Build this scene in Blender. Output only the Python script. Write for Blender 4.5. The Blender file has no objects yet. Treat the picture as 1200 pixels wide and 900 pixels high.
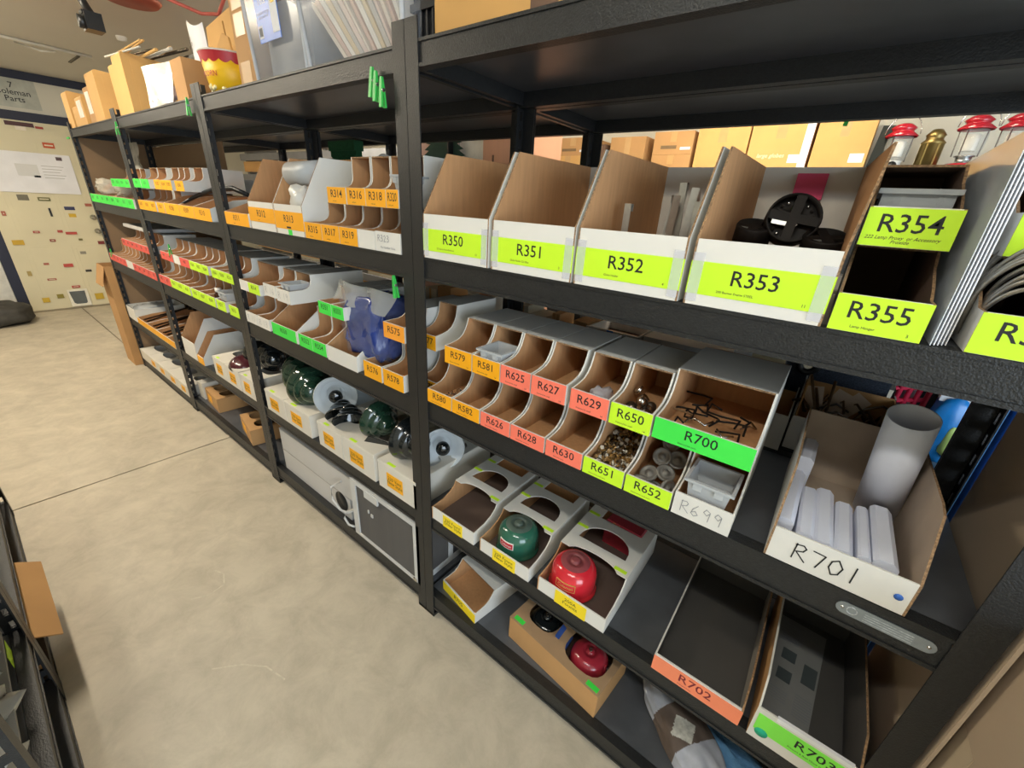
import bpy, bmesh, math, random
from mathutils import Vector, Matrix, noise
random.seed(7)
SC = bpy.context.scene
COL = SC.collection
R = math.radians

# ------------------------------------------------------------------ camera
cd = bpy.data.cameras.new('camera'); cam = bpy.data.objects.new('camera', cd); COL.objects.link(cam)
cd.sensor_fit = 'HORIZONTAL'; cd.sensor_width = 36; cd.lens = 483.45 * 36 / 1200; cd.clip_start = .02
cam.location = (0, -.7526, 1.513); cam.rotation_euler = (R(66.459), R(-3.205), R(37.952))
SC.camera = cam

# ------------------------------------------------------------------ world, lights, exposure
w = bpy.data.worlds.new('world'); SC.world = w; w.use_nodes = True
w.node_tree.nodes['Background'].inputs[0].default_value = (.76, .88, 1, 1)
w.node_tree.nodes['Background'].inputs[1].default_value = 1.0

def area(name, loc, rot, sx, sy, power, col):
    l = bpy.data.lights.new(name, 'AREA'); l.shape = 'RECTANGLE'; l.size = sx; l.size_y = sy
    l.energy = power; l.color = col
    o = bpy.data.objects.new(name, l); COL.objects.link(o); o.location = loc; o.rotation_euler = rot
    return o
# daylight through the open garage door, right of and behind the camera
area('garage_door_daylight', (3.4, -2.2, 1.4), (R(90), 0, R(62)), 2.8, 2.3, 88, (.74, .87, 1))
# the tubes on the ceiling light the aisle and the aisle behind the racks
WARM = (1, .90, .74)
COOL = (.84, .93, 1)  # for the unseen tube added to brighten the white papers near the camera
for lx, ly, pw, lc in ((-5.4, -.85, 26, WARM), (-3.0, -.85, 24, WARM), (-.1, -1.25, 9, COOL), (-3.4, 1.55, 32, WARM), (-.6, 1.6, 17, WARM)):
    area('tube_light', (lx, ly, 2.43), (0, 0, 0), 1.15, .12, pw, lc)

SC.view_settings.view_transform = 'Standard'; SC.view_settings.look = 'None'
SC.view_settings.gamma = 1; SC.view_settings.use_curve_mapping = False
SC.view_settings.exposure = .52

# ------------------------------------------------------------------ helpers
def tag(o, label=None, cat=None, group=None, kind=None):
    if label: o['label'] = label
    if cat: o['category'] = cat
    if group: o['group'] = group
    if kind: o['kind'] = kind
    return o

def lin(h):
    h = h.lstrip('#'); c = [int(h[i:i+2], 16) / 255 for i in (0, 2, 4)]
    return tuple(x / 12.92 if x <= .04045 else ((x + .055) / 1.055) ** 2.4 for x in c) + (1,)

MATS = {}
def mat(name, col, rough=.6, metal=0, var=.12, scale=14, bump=0, bscale=60, spec=.5, emit=0, alpha=1, stretch=None, coat=0, trans=0):
    if name in MATS: return MATS[name]
    m = bpy.data.materials.new(name); m.use_nodes = True; MATS[name] = m
    nt = m.node_tree; b = nt.nodes['Principled BSDF']
    c = lin(col); b.inputs['Roughness'].default_value = rough; b.inputs['Metallic'].default_value = metal
    b.inputs['Specular IOR Level'].default_value = spec
    if coat: b.inputs['Coat Weight'].default_value = coat; b.inputs['Coat Roughness'].default_value = .08
    if trans: b.inputs['Transmission Weight'].default_value = trans; b.inputs['IOR'].default_value = 1.2
    tc = nt.nodes.new('ShaderNodeTexCoord'); src = tc.outputs['Object']
    if stretch:
        mp = nt.nodes.new('ShaderNodeMapping'); mp.inputs['Scale'].default_value = stretch
        nt.links.new(src, mp.inputs[0]); src = mp.outputs[0]
    if var:
        n = nt.nodes.new('ShaderNodeTexNoise'); n.inputs['Scale'].default_value = scale; n.inputs['Detail'].default_value = 5
        nt.links.new(src, n.inputs['Vector'])
        r = nt.nodes.new('ShaderNodeValToRGB'); r.color_ramp.elements[0].position = .3; r.color_ramp.elements[1].position = .7
        r.color_ramp.elements[0].color = tuple(x * (1 - var) for x in c[:3]) + (1,)
        r.color_ramp.elements[1].color = tuple(min(1, x * (1 + var)) for x in c[:3]) + (1,)
        nt.links.new(n.outputs['Fac'], r.inputs[0]); nt.links.new(r.outputs[0], b.inputs['Base Color'])
    else: b.inputs['Base Color'].default_value = c
    if bump:
        n2 = nt.nodes.new('ShaderNodeTexNoise'); n2.inputs['Scale'].default_value = bscale; n2.inputs['Detail'].default_value = 3
        nt.links.new(src, n2.inputs['Vector'])
        bp = nt.nodes.new('ShaderNodeBump'); bp.inputs['Strength'].default_value = bump; bp.inputs['Distance'].default_value = .004
        nt.links.new(n2.outputs['Fac'], bp.inputs['Height']); nt.links.new(bp.outputs[0], b.inputs['Normal'])
    if emit:
        b.inputs['Emission Color'].default_value = c; b.inputs['Emission Strength'].default_value = emit
    if alpha < 1: b.inputs['Alpha'].default_value = alpha
    return m

STEEL = mat('black_hammertone', '#1d1e1f', .42, .0, .3, 160, .35, 320)
DECK = mat('deck_board', '#505256', .34, 0, .18, 9)
WHITE = mat('white_card', '#dcd9d1', .7, 0, .04, 6)
GREYW = mat('inner_white_card', '#cfcbc2', .75, 0, .05, 6)
BROWN = mat('kraft_inside', '#bb8d60', .85, 0, .08, 90, .1, 90, stretch=(1, 1, .12))
DKRAFT = mat('kraft_dark', '#6a5140', .85, 0, .1, 30)
KRAFT = mat('kraft_box', '#bb8f5c', .8, 0, .07, 5)
YKRAFT = mat('yellow_kraft', '#cfa160', .75, 0, .07, 5)
CORR = mat('corrugated_edge', '#8d6f50', .9, 0, .55, 260)
YEL = mat('orange_yellow_tag', '#f3a80e', .55, 0, .04, 8)
FYEL = mat('yellow_tag', '#f5d820', .55, 0, .04, 8)
LIME = mat('lime_tag', '#c6f02a', .55, 0, .03, 8)
GRN = mat('green_tag', '#3fe04a', .55, 0, .03, 8)
CORAL = mat('coral_tag', '#f77a62', .55, 0, .04, 8)
RED = mat('red_tag', '#e0584c', .55, 0, .04, 8)
INK = mat('black_ink', '#16181a', .6, 0, 0)
SINK = mat('faded_ink', '#2f3230', .7, 0, 0)
PENCIL = mat('pencil', '#8b8c90', .7, 0, 0)
CHROME = mat('bright_steel', '#c9c9c6', .22, 1, .1, 40)
DSTEEL = mat('dull_steel', '#5e564c', .35, .9, .25, 30)
BLACK = mat('black_plastic', '#17181a', .35, 0, .1, 20)
GENAM = mat('green_enamel', '#1b3427', .12, 0, .2, 9, coat=.6)
BENAM = mat('black_enamel', '#15191a', .14, 0, .2, 9, coat=.6)
WENAM = mat('white_enamel', '#dfe4e6', .2, 0, .03, 9, coat=.5)
FROST = mat('frosted_plastic', '#c9cdcf', .35, 0, .04, 10, alpha=.62)
CLEAR = mat('clear_plastic', '#dfe3e4', .15, 0, .05, 12, alpha=.30, spec=.8)
PAPER = mat('white_paper', '#e9e9ec', .75, 0, .04, 8)

class MB:
    """collects geometry; build() links it as one mesh object"""
    def __init__(s): s.v = []; s.f = []; s.m = []; s.mats = []; s.sm = []
    def mi(s, m):
        if m not in s.mats: s.mats.append(m)
        return s.mats.index(m)
    def face(s, idx, m, smooth=False): s.f.append(tuple(idx)); s.m.append(s.mi(m)); s.sm.append(smooth)
    def box(s, x0, x1, y0, y1, z0, z1, m, top=None, bottom=None, front=None, back=None, left=None, right=None):
        b = len(s.v); s.v += [(x, y, z) for z in (z0, z1) for y in (y0, y1) for x in (x0, x1)]
        for q, mm in (((0, 2, 3, 1), bottom), ((4, 5, 7, 6), top), ((0, 1, 5, 4), front), ((2, 6, 7, 3), back), ((0, 4, 6, 2), left), ((1, 3, 7, 5), right)):
            s.face([b + i for i in q], mm or m)
        return s
    def prism(s, poly, axis, c0, c1, m0, m1=None, me=None):
        """poly (a,b) pairs; axis 'x': (y,z), 'y': (x,z), 'z': (x,y)"""
        m1 = m1 or m0; me = me or m0; n = len(poly); b = len(s.v)
        P = {'x': lambda a, q, c: (c, a, q), 'y': lambda a, q, c: (a, c, q), 'z': lambda a, q, c: (a, q, c)}[axis]
        for c in (c0, c1): s.v += [P(a, q, c) for a, q in poly]
        ar = sum(poly[i][0] * poly[(i + 1) % n][1] - poly[(i + 1) % n][0] * poly[i][1] for i in range(n))
        flip = (ar > 0) != (axis == 'y')
        f0 = list(range(b, b + n)); f1 = list(range(b + n, b + 2 * n))
        s.face(f0[::-1] if flip else f0, m0); s.face(f1 if flip else f1[::-1], m1)
        for i in range(n):
            j = (i + 1) % n; q = [b + i, b + j, b + n + j, b + n + i]
            s.face(q if flip else q[::-1], me)
        return s
    def lathe(s, prof, m, seg=24, c=(0, 0, 0), ax=(0, 0, 1), smooth=True):
        M = Vector((0, 0, 1)).rotation_difference(Vector(ax).normalized()).to_matrix(); c = Vector(c); b = len(s.v)
        for r, z in prof:
            for k in range(seg):
                t = 2 * math.pi * k / seg; s.v.append(tuple(M @ Vector((r * math.cos(t), r * math.sin(t), z)) + c))
        for i in range(len(prof) - 1):
            mm = m[i] if isinstance(m, (list, tuple)) else m
            for k in range(seg):
                k2 = (k + 1) % seg; s.face((b + i * seg + k, b + i * seg + k2, b + (i + 1) * seg + k2, b + (i + 1) * seg + k), mm, smooth)
        return s
    def tube(s, pts, r, m, seg=8, smooth=True, cap=True):
        pts = [Vector(p) for p in pts]; b = len(s.v); n = len(pts); up = Vector((0, 0, 1))
        for i, p in enumerate(pts):
            d = (pts[min(i + 1, n - 1)] - pts[max(i - 1, 0)]).normalized()
            u = d.cross(up); u = u.normalized() if u.length > .05 else d.cross(Vector((1, 0, 0))).normalized()
            q = d.cross(u); rr = r[i] if isinstance(r, (list, tuple)) else r
            for k in range(seg):
                t = 2 * math.pi * k / seg; s.v.append(tuple(p + rr * (math.cos(t) * u + math.sin(t) * q)))
        for i in range(n - 1):
            for k in range(seg):
                k2 = (k + 1) % seg; s.face((b + i * seg + k, b + i * seg + k2, b + (i + 1) * seg + k2, b + (i + 1) * seg + k), m, smooth)
        if cap: s.face(range(b, b + seg), m); s.face(range(b + (n - 1) * seg, b + n * seg), m)
        return s
    def ribbon(s, pts, wd, m):
        """flat strokes in the x-z plane, facing -y"""
        for (x0, z0), (x1, z1) in zip(pts, pts[1:]):
            d = Vector((x1 - x0, z1 - z0)); L = d.length or 1e-6; n = Vector((-d.y, d.x)) / L * wd / 2; e = d / L * wd / 3; b = len(s.v)
            s.v += [(x0 - e.x - n.x, 0, z0 - e.y - n.y), (x1 + e.x - n.x, 0, z1 + e.y - n.y), (x1 + e.x + n.x, 0, z1 + e.y + n.y), (x0 - e.x + n.x, 0, z0 - e.y + n.y)]
            s.face((b, b + 1, b + 2, b + 3), m)
        return s
    def blob(s, c, dim, m, seed=0, amp=.12, freq=3, nu=20, nv=12, flat=None, power=.75):
        b = len(s.v)
        sp = lambda x: math.copysign(abs(x) ** power, x)
        for i in range(nv + 1):
            ph = math.pi * i / nv - math.pi / 2
            for k in range(nu):
                t = 2 * math.pi * k / nu
                v = Vector((sp(math.cos(ph)) * sp(math.cos(t)), sp(math.cos(ph)) * sp(math.sin(t)), sp(math.sin(ph))))
                q = noise.noise(v * freq * .5 + Vector((seed * 3.1, seed, seed * 1.7))); v *= 1 + amp * q * 2
                z = v.z * dim[2] / 2
                if flat is not None: z = max(z, flat)
                s.v.append((c[0] + v.x * dim[0] / 2, c[1] + v.y * dim[1] / 2, c[2] + z))
        for i in range(nv):
            for k in range(nu):
                k2 = (k + 1) % nu; s.face((b + i * nu + k, b + i * nu + k2, b + (i + 1) * nu + k2, b + (i + 1) * nu + k), m, True)
        return s
    def mesh(s, name='mesh'):
        me = bpy.data.meshes.new(name); me.from_pydata(s.v, [], s.f)
        for m in s.mats: me.materials.append(m)
        me.polygons.foreach_set('material_index', s.m); me.polygons.foreach_set('use_smooth', s.sm); me.update()
        return me
    def build(s, name, parent=None, loc=(0, 0, 0), rot=(0, 0, 0)):
        return link(name, s.mesh(name), parent, loc, rot)

def link(name, me, parent=None, loc=(0, 0, 0), rot=(0, 0, 0)):
    o = bpy.data.objects.new(name, me); COL.objects.link(o); o.location = loc; o.rotation_euler = rot
    if parent: o.parent = parent
    return o
def thing(name, label, cat, loc=(0, 0, 0), rz=0, group=None, rot=None):
    o = bpy.data.objects.new(name, None); COL.objects.link(o); o.location = loc; o.rotation_euler = rot or (0, 0, rz); o.empty_display_size = .05
    return tag(o, label, cat, group)
def struct(o): o['kind'] = 'structure'; return o
def copy_tree(o, parent=None):
    c = o.copy(); COL.objects.link(c)
    if parent: c.parent = parent
    for ch in o.children: copy_tree(ch, c)
    return c

_TX = {}
def text_mesh(txt, size, m, shear=0, sx=1):
    """lettering as a mesh in the x-z plane, facing -y, centred"""
    key = (txt, round(size, 5), m.name, shear, sx)
    if key in _TX: return _TX[key]
    cu = bpy.data.curves.new('lettering', 'FONT'); cu.body = txt; cu.size = size; cu.resolution_u = 2
    cu.align_x = 'CENTER'; cu.align_y = 'CENTER'; cu.shear = shear; cu.space_line = .85; cu.offset = size * .005
    ob = bpy.data.objects.new('lettering', cu); me = bpy.data.meshes.new_from_object(ob)
    bpy.data.objects.remove(ob); bpy.data.curves.remove(cu)
    for v in me.vertices: v.co = (v.co.x * sx, 0, v.co.y)
    me.materials.clear(); me.materials.append(m); me.name = 'lettering'
    _TX[key] = me
    return me
def text(txt, size, m, parent, loc, rot=(0, 0, 0), name='lettering', shear=0, sx=1):
    return link(name, text_mesh(txt, size, m, shear, sx), parent, loc, rot)

STROKES = {'R': [[(0, 0), (.05, 1)], [(.0, .92), (.35, 1), (.5, .85), (.4, .62), (.1, .5), (.6, 0)]], '7': [[(0, .95), (.55, .9), (.3, 0)]],
 '0': [[(.3, 1), (.05, .8), (0, .4), (.2, 0), (.45, .15), (.55, .6), (.3, 1)]], '1': [[(.25, 1), (.22, 0)]],
 '6': [[(.4, 1), (.1, .6), (.0, .2), (.25, 0), (.5, .2), (.3, .45), (.05, .3)]], '9': [[(.5, .85), (.2, 1), (.05, .7), (.3, .5), (.5, .8), (.45, 0)]],
 '3': [[(.05, .95), (.4, 1), (.45, .75), (.15, .55), (.5, .4), (.45, .1), (.05, 0)]], '2': [[(.05, .8), (.25, 1), (.48, .75), (.05, 0), (.55, .03)]]}
def handwriting(txt, h, wd, m, parent, loc, name='lettering'):
    b = MB(); n = len(txt); x = -(n * .8 - .2) * h / 2
    for ch in txt:
        for st in STROKES.get(ch, []): b.ribbon([(x + p[0] * h, p[1] * h - h / 2) for p in st], wd, m)
        x += .8 * h
    return b.build(name, parent, loc)

def flat_panel(outer, holes, t, m, me=None):
    """sheet with holes in the x-y plane, z 0..t"""
    cu = bpy.data.curves.new('sheet', 'CURVE'); cu.dimensions = '2D'; cu.fill_mode = 'BOTH'; cu.extrude = t / 2
    for pl in [outer] + holes:
        sp = cu.splines.new('POLY'); sp.points.add(len(pl) - 1); sp.use_cyclic_u = True
        for p, q in zip(sp.points, pl): p.co = (q[0], q[1], 0, 1)
    ob = bpy.data.objects.new('sheet', cu); me_ = bpy.data.meshes.new_from_object(ob)
    bpy.data.objects.remove(ob); bpy.data.curves.remove(cu)
    for v in me_.vertices: v.co.z += t / 2
    me_.materials.clear(); me_.materials.append(m)
    for p in me_.polygons: p.use_smooth = False; p.material_index = 0
    return me_

# ------------------------------------------------------------------ the setting
CONC = mat('concrete', '#bfb5a2', .55, 0, .08, 2.4, .05, 40)
_nt = CONC.node_tree
def concrete_detail():
    b = _nt.nodes['Principled BSDF']; tc = _nt.nodes['Texture Coordinate']
    old = b.inputs['Base Color'].links[0].from_socket
    n = _nt.nodes.new('ShaderNodeTexNoise'); n.inputs['Scale'].default_value = 7; n.inputs['Detail'].default_value = 9; n.inputs['Roughness'].default_value = .7; n.inputs['Distortion'].default_value = .4
    _nt.links.new(tc.outputs['Object'], n.inputs['Vector'])
    r = _nt.nodes.new('ShaderNodeValToRGB'); r.color_ramp.elements[0].position = .36; r.color_ramp.elements[1].position = .62
    r.color_ramp.elements[0].color = (.78, .77, .74, 1); r.color_ramp.elements[1].color = (1.06, 1.05, 1.03, 1)
    mx = _nt.nodes.new('ShaderNodeMix'); mx.data_type = 'RGBA'; mx.blend_type = 'MULTIPLY'; mx.inputs['Factor'].default_value = .8
    _nt.links.new(n.outputs['Fac'], r.inputs[0]); _nt.links.new(old, mx.inputs['A']); _nt.links.new(r.outputs[0], mx.inputs['B'])
    _nt.links.new(mx.outputs['Result'], b.inputs['Base Color'])
concrete_detail()
JOINT = mat('joint', '#6b6252', .9, 0, .1)
SCUFF = mat('scuff', '#c4bca8', .7, 0, .15, 60)
fl = struct(MB().box(-7.6, 4.5, -4.4, 3, -.12, -.012, JOINT).build('floor'))
xs = (-7.6, -2.855, 1.6, 4.5); ys = (-4.4, .03, 3.0)
for i in range(3):
    for j in range(2):
        MB().box(xs[i] + (.005 if i else 0), xs[i+1] - .005, ys[j] + (.005 if j else 0), ys[j+1] - .005, -.013, 0, CONC).build('slab', fl)
def scuff(pts, wd):
    b = MB()
    for (x0, y0), (x1, y1) in zip(pts, pts[1:]):
        d = Vector((x1 - x0, y1 - y0)); n = Vector((-d.y, d.x)).normalized() * wd / 2; q = len(b.v)
        b.v += [(x0 - n.x, y0 - n.y, .0006), (x1 - n.x, y1 - n.y, .0006), (x1 + n.x, y1 + n.y, .0006), (x0 + n.x, y0 + n.y, .0006)]; b.face((q, q+1, q+2, q+3), SCUFF)
    b.build('scuff_mark', fl)
scuff([(-1.66, -.57), (-1.63, -.52), (-1.64, -.46), (-1.70, -.44), (-1.75, -.46)], .006)
scuff([(-1.30, -.62), (-1.24, -.55), (-1.17, -.50), (-1.08, -.48)], .005)
CEIL = mat('ceiling_paint', '#d6d2c8', .8, 0, .05, .8)
struct(MB().box(-7.6, 4.5, -4.4, 3, 2.52, 2.6, CEIL).build('ceiling'))
WALL = mat('wall_paint', '#d9d5c6', .75, 0, .04, 1)
NAVY = mat('navy_trim', '#252a3e', .6, 0, .08, 4)
struct(MB().box(-7.64, -7.5, -4.4, 3, 0, 2.52, WALL).build('wall_left'))
struct(MB().box(-7.5, 4.5, 2.86, 3, 0, 2.52, WALL).build('wall_back'))
struct(MB().box(-7.5, 4.5, -4.4, -4.25, 0, 2.52, WALL).build('wall_front'))
struct(MB().box(-7.5, -7.482, -3, 2.86, 2.44, 2.518, NAVY).build('trim_1'))
struct(MB().box(-7.5, -7.470, -.46, .62, 2.045, 2.135, NAVY).build('trim_2'))
struct(MB().box(-7.5, -7.465, -.475, -.385, 0, 2.045, NAVY).build('trim_3'))
struct(MB().box(-7.5, -7.465, .525, .615, 0, 2.045, NAVY).build('trim_4'))
struct(MB().box(-7.5, -7.470, -2.4, -.46, 2.045, 2.135, NAVY).build('trim_5'))
DOORP = mat('cream_door_paint', '#d8cfae', .5, 0, .04, 2)
door = struct(MB().box(-7.5, -7.455, -.385, .525, .02, 2.045, DOORP).build('door_1'))
for (a, b_) in ((-.26, .01), (.13, .40)):
    for (c, d) in ((.16, .76), (.90, 1.36), (1.55, 1.86)):
        q = MB(); q.box(-7.456, -7.449, a, b_, c, d, DOORP); q.box(-7.450, -7.444, a + .035, b_ - .035, c + .035, d - .035, DOORP); q.build('raised_panel', door)
q = MB(); q.box(-7.449, -7.435, -.05, .13, .03, .235, mat('pet_frame', '#e9e4d2', .5)); pet = q.build('pet_door', door)
tag(pet, 'pet door with white frame and grey flap')
MB().prism([(-.035, .215), (.105, .215), (.10, .075), (.085, .06), (-.0, .06), (-.02, .075)], 'x', -7.437, -7.431, mat('pet_flap', '#5d6262', .4)).build('flap', pet)
MB().box(-7.5, -7.44, -.385, .525, 0, .02, mat('threshold', '#8b8068', .5)).build('threshold', door)
for z in (1.077, .918):
    MB().lathe([(.03, 0), (.03, .008), (.012, .012), (.012, .035), (.027, .045), (.027, .062), (.0, .07)], CHROME, 16, (-7.455, .41, z), (1, 0, 0)).build('door_knob' if z < 1 else 'deadbolt', door)
STK = [(-.049, 1.99, .165, 2.03, '#4a1f20'), (.184, 1.80, .276, 1.855, '#c2501f'), (.018, 1.952, .098, 1.99, '#e8dcc8'), (.173, 1.985, .234, 2.007, '#a2392c'), (-.164, 1.247, -.077, 1.306, '#6f6a58'),
 (-.009, 1.248, .091, 1.285, '#6a6634'), (.181, 1.154, .27, 1.192, '#33365a'), (.199, 1.075, .262, 1.115, '#d0aa2a'), (.046, 1.08, .064, 1.171, '#222428'), (-.144, .899, -.09, .923, '#a7423a'), (.055, .903, .099, .931, '#b04a40'),
 (.119, .881, .217, .91, '#b5473c'), (-.334, .775, -.244, .827, '#c9a22a'), (-.035, .802, .013, .83, '#8e4030'), (-.314, .428, -.281, .483, '#b09a5c'), (.003, .507, .086, .545, '#b8483c'), (-.157, .542, -.113, .566, '#a65a48'),
 (-.175, .362, -.098, .385, '#a65a48'), (.186, .651, .238, .683, '#8a8474'), (.178, .436, .233, .463, '#2f2a24'), (.212, .81, .247, .832, '#77703e'), (.007, .254, .08, .281, '#b03a34'), (-.279, .11, -.218, .166, '#c7a632'),
 (-.148, .145, -.09, .194, '#8c8034'), (.186, .09, .265, .165, '#c7a632'), (-.326, 1.083, -.295, 1.13, '#b0604a'), (.37, 1.20, .429, 1.232, '#b0604a'), (.377, .761, .436, .799, '#7a2e2a')]
for i, (y0, z0, y1, z1, c) in enumerate(STK):
    b = MB(); m = mat('sticker_' + c[1:], c, .45, 0, .05, 60); dx = -7.442
    b.box(dx - .003, dx, y0, y1, z0, z1, m)
    if i % 4 == 1: b.box(dx, dx + .0008, y0 + .012, y1 - .012, z0 + (z1 - z0) * .38, z0 + (z1 - z0) * .62, mat('sticker_print', '#e6dcc0', .5))
    b.build('sticker', door)
# paper taped over the door
pp = thing('paper_poster', 'large white printed paper sheet taped to the cream door covered in stickers', 'poster', (-7.44, .05, 1.53))
b = MB(); b.box(0, .002, -.32, .32, -.2, .21, PAPER); b.build('sheet', pp)
b = MB(); INKL = mat('pale_print', '#a9a8a4', .7, 0, 0)
for k in range(5): b.box(.002, .0028, .06, .24 - .02 * (k % 3), .08 - .03 * k, .085 - .03 * k, INKL)
b.box(.002, .0028, -.14, .03, -.03, .09, mat('pale_block', '#d6d6d4', .7, 0, 0)); b.box(.002, .0028, .20, .25, .15, .185, mat('stamp', '#5b4a4e', .7, 0, 0)); b.box(.002, .0028, -.02, .03, -.04, -.02, SINK)
b.build('print', pp)
ws = thing('wall_sign', 'grey paper sign with black type on the white strip above the door', 'sign', (-7.498, .075, 2.30))
MB().box(0, .004, -.24, .21, -.13, .15, mat('sign_grey', '#b9bbb0', .6)).build('board', ws)
text('7\nColeman\nParts', .074, INK, ws, (.0052, .025, .012), (0, 0, R(90)), sx=.98)
# things left of the door post: a white notice and a dark sack
nt_ = thing('notice_board', 'white panel with small red and dark notices, left of the navy door post', 'board', (-7.49, -.9, .0))
MB().box(0, .02, -.42, .42, .1, 1.1, mat('panel_white', '#d8d6cc', .5)).build('panel', nt_)
for (a, c, col) in ((.20, .78, '#3a3a3a'), (.24, .66, '#b04038'), (.22, .58, '#e6e2d8')): MB().box(.02, .024, a, a + .16, c, c + .07, mat('notice_' + col[1:], col, .6)).build('notice', nt_)
b = MB(); b.blob((0, 0, .1), (.62, .62, .26), mat('dark_sack', '#3a3833', .7, 0, .35, 12, .6, 25), 3, .12, 5, 28, 14, -.1)
tag(b.build('sack', None, (-7.12, -.72, 0)), 'dark lumpy sack lying on the concrete by the navy door post', 'sack')

# ceiling fittings
for lx, ly in ((-5.4, -.85), (-3.0, -.85), (-.1, -1.25), (-3.4, 1.55), (-.6, 1.6)):  # fixture nearest the camera is unseen, added to carry the cool light
    t = thing('ceiling_light', 'white tube light on the ceiling, %s' % {-5.4: 'nearest the cream door', -3.0: 'over the middle of the front aisle', -.1: 'added unseen one nearest the camera over the front aisle', -3.4: 'farther one behind the racks', -.6: 'nearer one behind the racks'}[lx], 'lamp', (lx, ly, 2.52))
    MB().box(-.62, .62, -.05, .05, -.05, 0, mat('lamp_housing', '#e8e6e0', .5)).build('housing', t)
    MB().tube([(-.58, 0, -.062), (.58, 0, -.062)], .014, mat('lamp_tube', '#fff0d0', .4, 0, 0, emit=45), 8).build('tube', t)
b = MB(); b.tube([(-5.2, -.9, 2.508), (-5.77, -.05, 2.508), (-5.82, .49, 2.508)], .012, mat('white_conduit', '#dedbd0', .5), 8)
tag(b.build('ceiling_conduit'), 'thin white conduit running across the ceiling near the far wall', 'conduit')
b = MB(); b.tube([(-5.9, .03, 2.51), (-5.93, .18, 2.49), (-5.9, .27, 2.505)], .008, mat('white_conduit', '#dedbd0'), 8)
tag(b.build('ceiling_cable'), 'white cable sagging from the ceiling beside the conduit', 'cable')
tag(MB().box(-6.35, -5.95, .415, .435, 2.512, 2.52, mat('ceiling_slot', '#5f5a50', .8)).build('ceiling_strip', None), 'short dark strip on the ceiling near the far wall', 'strip')
tag(MB().lathe([(0, -.03), (.03, -.025), (.035, 0)], WHITE, 14, (-4.84, .49, 2.52)).build('sprinkler'), 'small white round cap on the ceiling above the file boxes', 'cap')
# hanging black plug on an orange cord, and its reel
ORANGE = mat('orange_cord', '#c8645a', .5, 0, .05)
pl = thing('hanging_plug', 'black cord connector hanging from the ceiling on a pink cord', 'plug', (-3.2, -.03, 2.2)); pl.scale = (.8, .8, 1)
b = MB(); b.box(-.055, .055, -.04, .04, -.03, .035, BLACK); b.box(-.035, .035, -.045, .045, .03, .045, BLACK); b.lathe([(.028, 0), (.028, .02), (.0, .02)], BLACK, 12, (.0, -.045, 0), (0, -1, 0)); b.build('socket', pl)
b = MB(); b.tube([(0, 0, .04), (-.01, -.02, .09), (.0, -.03, .17)], [.024, .02, .016], BLACK, 10); b.build('strain_relief', pl)
MB().tube([(0, -.03, .17), (.01, -.035, .25), (0, -.03, .32)], .009, ORANGE, 8).build('cord', pl)
rl = thing('cord_reel', 'orange cord reel on the ceiling with a looping pink cord', 'reel', (-3.75, .30, 2.5))
MB().lathe([(0, -.02), (.13, -.02), (.15, 0), (.13, .02), (0, .02)], mat('reel_red', '#a24c38', .5), 24).build('drum', rl)
MB().tube([(.3, -.05, 0), (.42, .05, -.06), (.5, .18, -.10), (.62, .22, -.11), (.78, .2, -.07), (.95, .15, 0)], .009, ORANGE, 8).build('cord', rl)

# ------------------------------------------------------------------ racks
SEAM = [-4.70, -3.44, -2.185, -.917, .34]
LEV = {0: (.08, .452, .925, 1.354, 1.832), 1: (.10, .48, .93, 1.362, 1.832), 2: (.115, .488, .938, 1.367, 1.833), 3: (.115, .503, .951, 1.372, 1.835)}
BH = (.07, .06, .072, .06, .052)
def post_mesh(sx, sy):
    """angle post: solid flange along x, slotted flange along y; sx, sy the inward directions"""
    b = MB(); H = 1.875
    xs_ = sorted((0, sx * .043)); ys_ = sorted((0, sy * .003))
    b.box(xs_[0], xs_[1], ys_[0], ys_[1], .0, H, STEEL)
    xr = sorted((0, sx * .003))
    for a, c in ((.003, .011), (.021, .036)):
        yy = sorted((sy * a, sy * c)); b.box(xr[0], xr[1], yy[0], yy[1], 0, H, STEEL)
    yy = sorted((sy * .011, sy * .021)); n = 38
    for i in range(n): b.box(xr[0], xr[1], yy[0], yy[1], i * H / n, i * H / n + .024, STEEL)
    b.box(xs_[0], xs_[1], sorted((0, sy * .036))[0], sorted((0, sy * .036))[1], 0, .012, BLACK)
    return b.mesh('post')
PM = {(sx, sy): post_mesh(sx, sy) for sx in (1, -1) for sy in (1, -1)}
def rack(i, y0, label, depth=.457, x0=None, x1=None, lev=None, group='black metal racks'):
    x0 = SEAM[i] if x0 is None else x0; x1 = SEAM[i + 1] if x1 is None else x1; lev = lev or LEV[i]
    t = thing('storage_rack', label, 'rack', (x0, y0, 0), 0, group)
    W = x1 - x0
    for (px, sx) in ((.001, 1), (W - .001, -1)):
        for (py, sy) in ((0, 1), (depth, -1)): link('post', PM[(sx, sy)], t, (px, py, 0))
    for k, z in enumerate(lev):
        h = BH[k]
        for ya, yb in ((.004, .03), (depth - .03, depth - .004)):
            b = MB(); b.box(.005, W - .005, ya, yb, z - h, z, STEEL)
            lip = (ya - .003, ya) if ya < .1 else (yb, yb + .003)
            b.box(.044, W - .044, lip[0], lip[1], z - h, z - h + .008, STEEL); b.box(.044, W - .044, lip[0], lip[1], z - .006, z, STEEL)
            b.build('beam', t)
        for xa in (.006, W - .022): MB().box(xa, xa + .016, .031, depth - .031, z - h + .004, z - .013, STEEL).build('side_beam', t)
        MB().box(.006, W - .006, .031, depth - .031, z - .0125, z - .001, DECK).build('deck', t)
    return t
rack(0, 0, 'farthest rack bay of the front row, with green-tagged bins beside the cream door')
rack(1, 0, 'second rack bay from the far end of the front row, with narrow lime-tagged bins')
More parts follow.
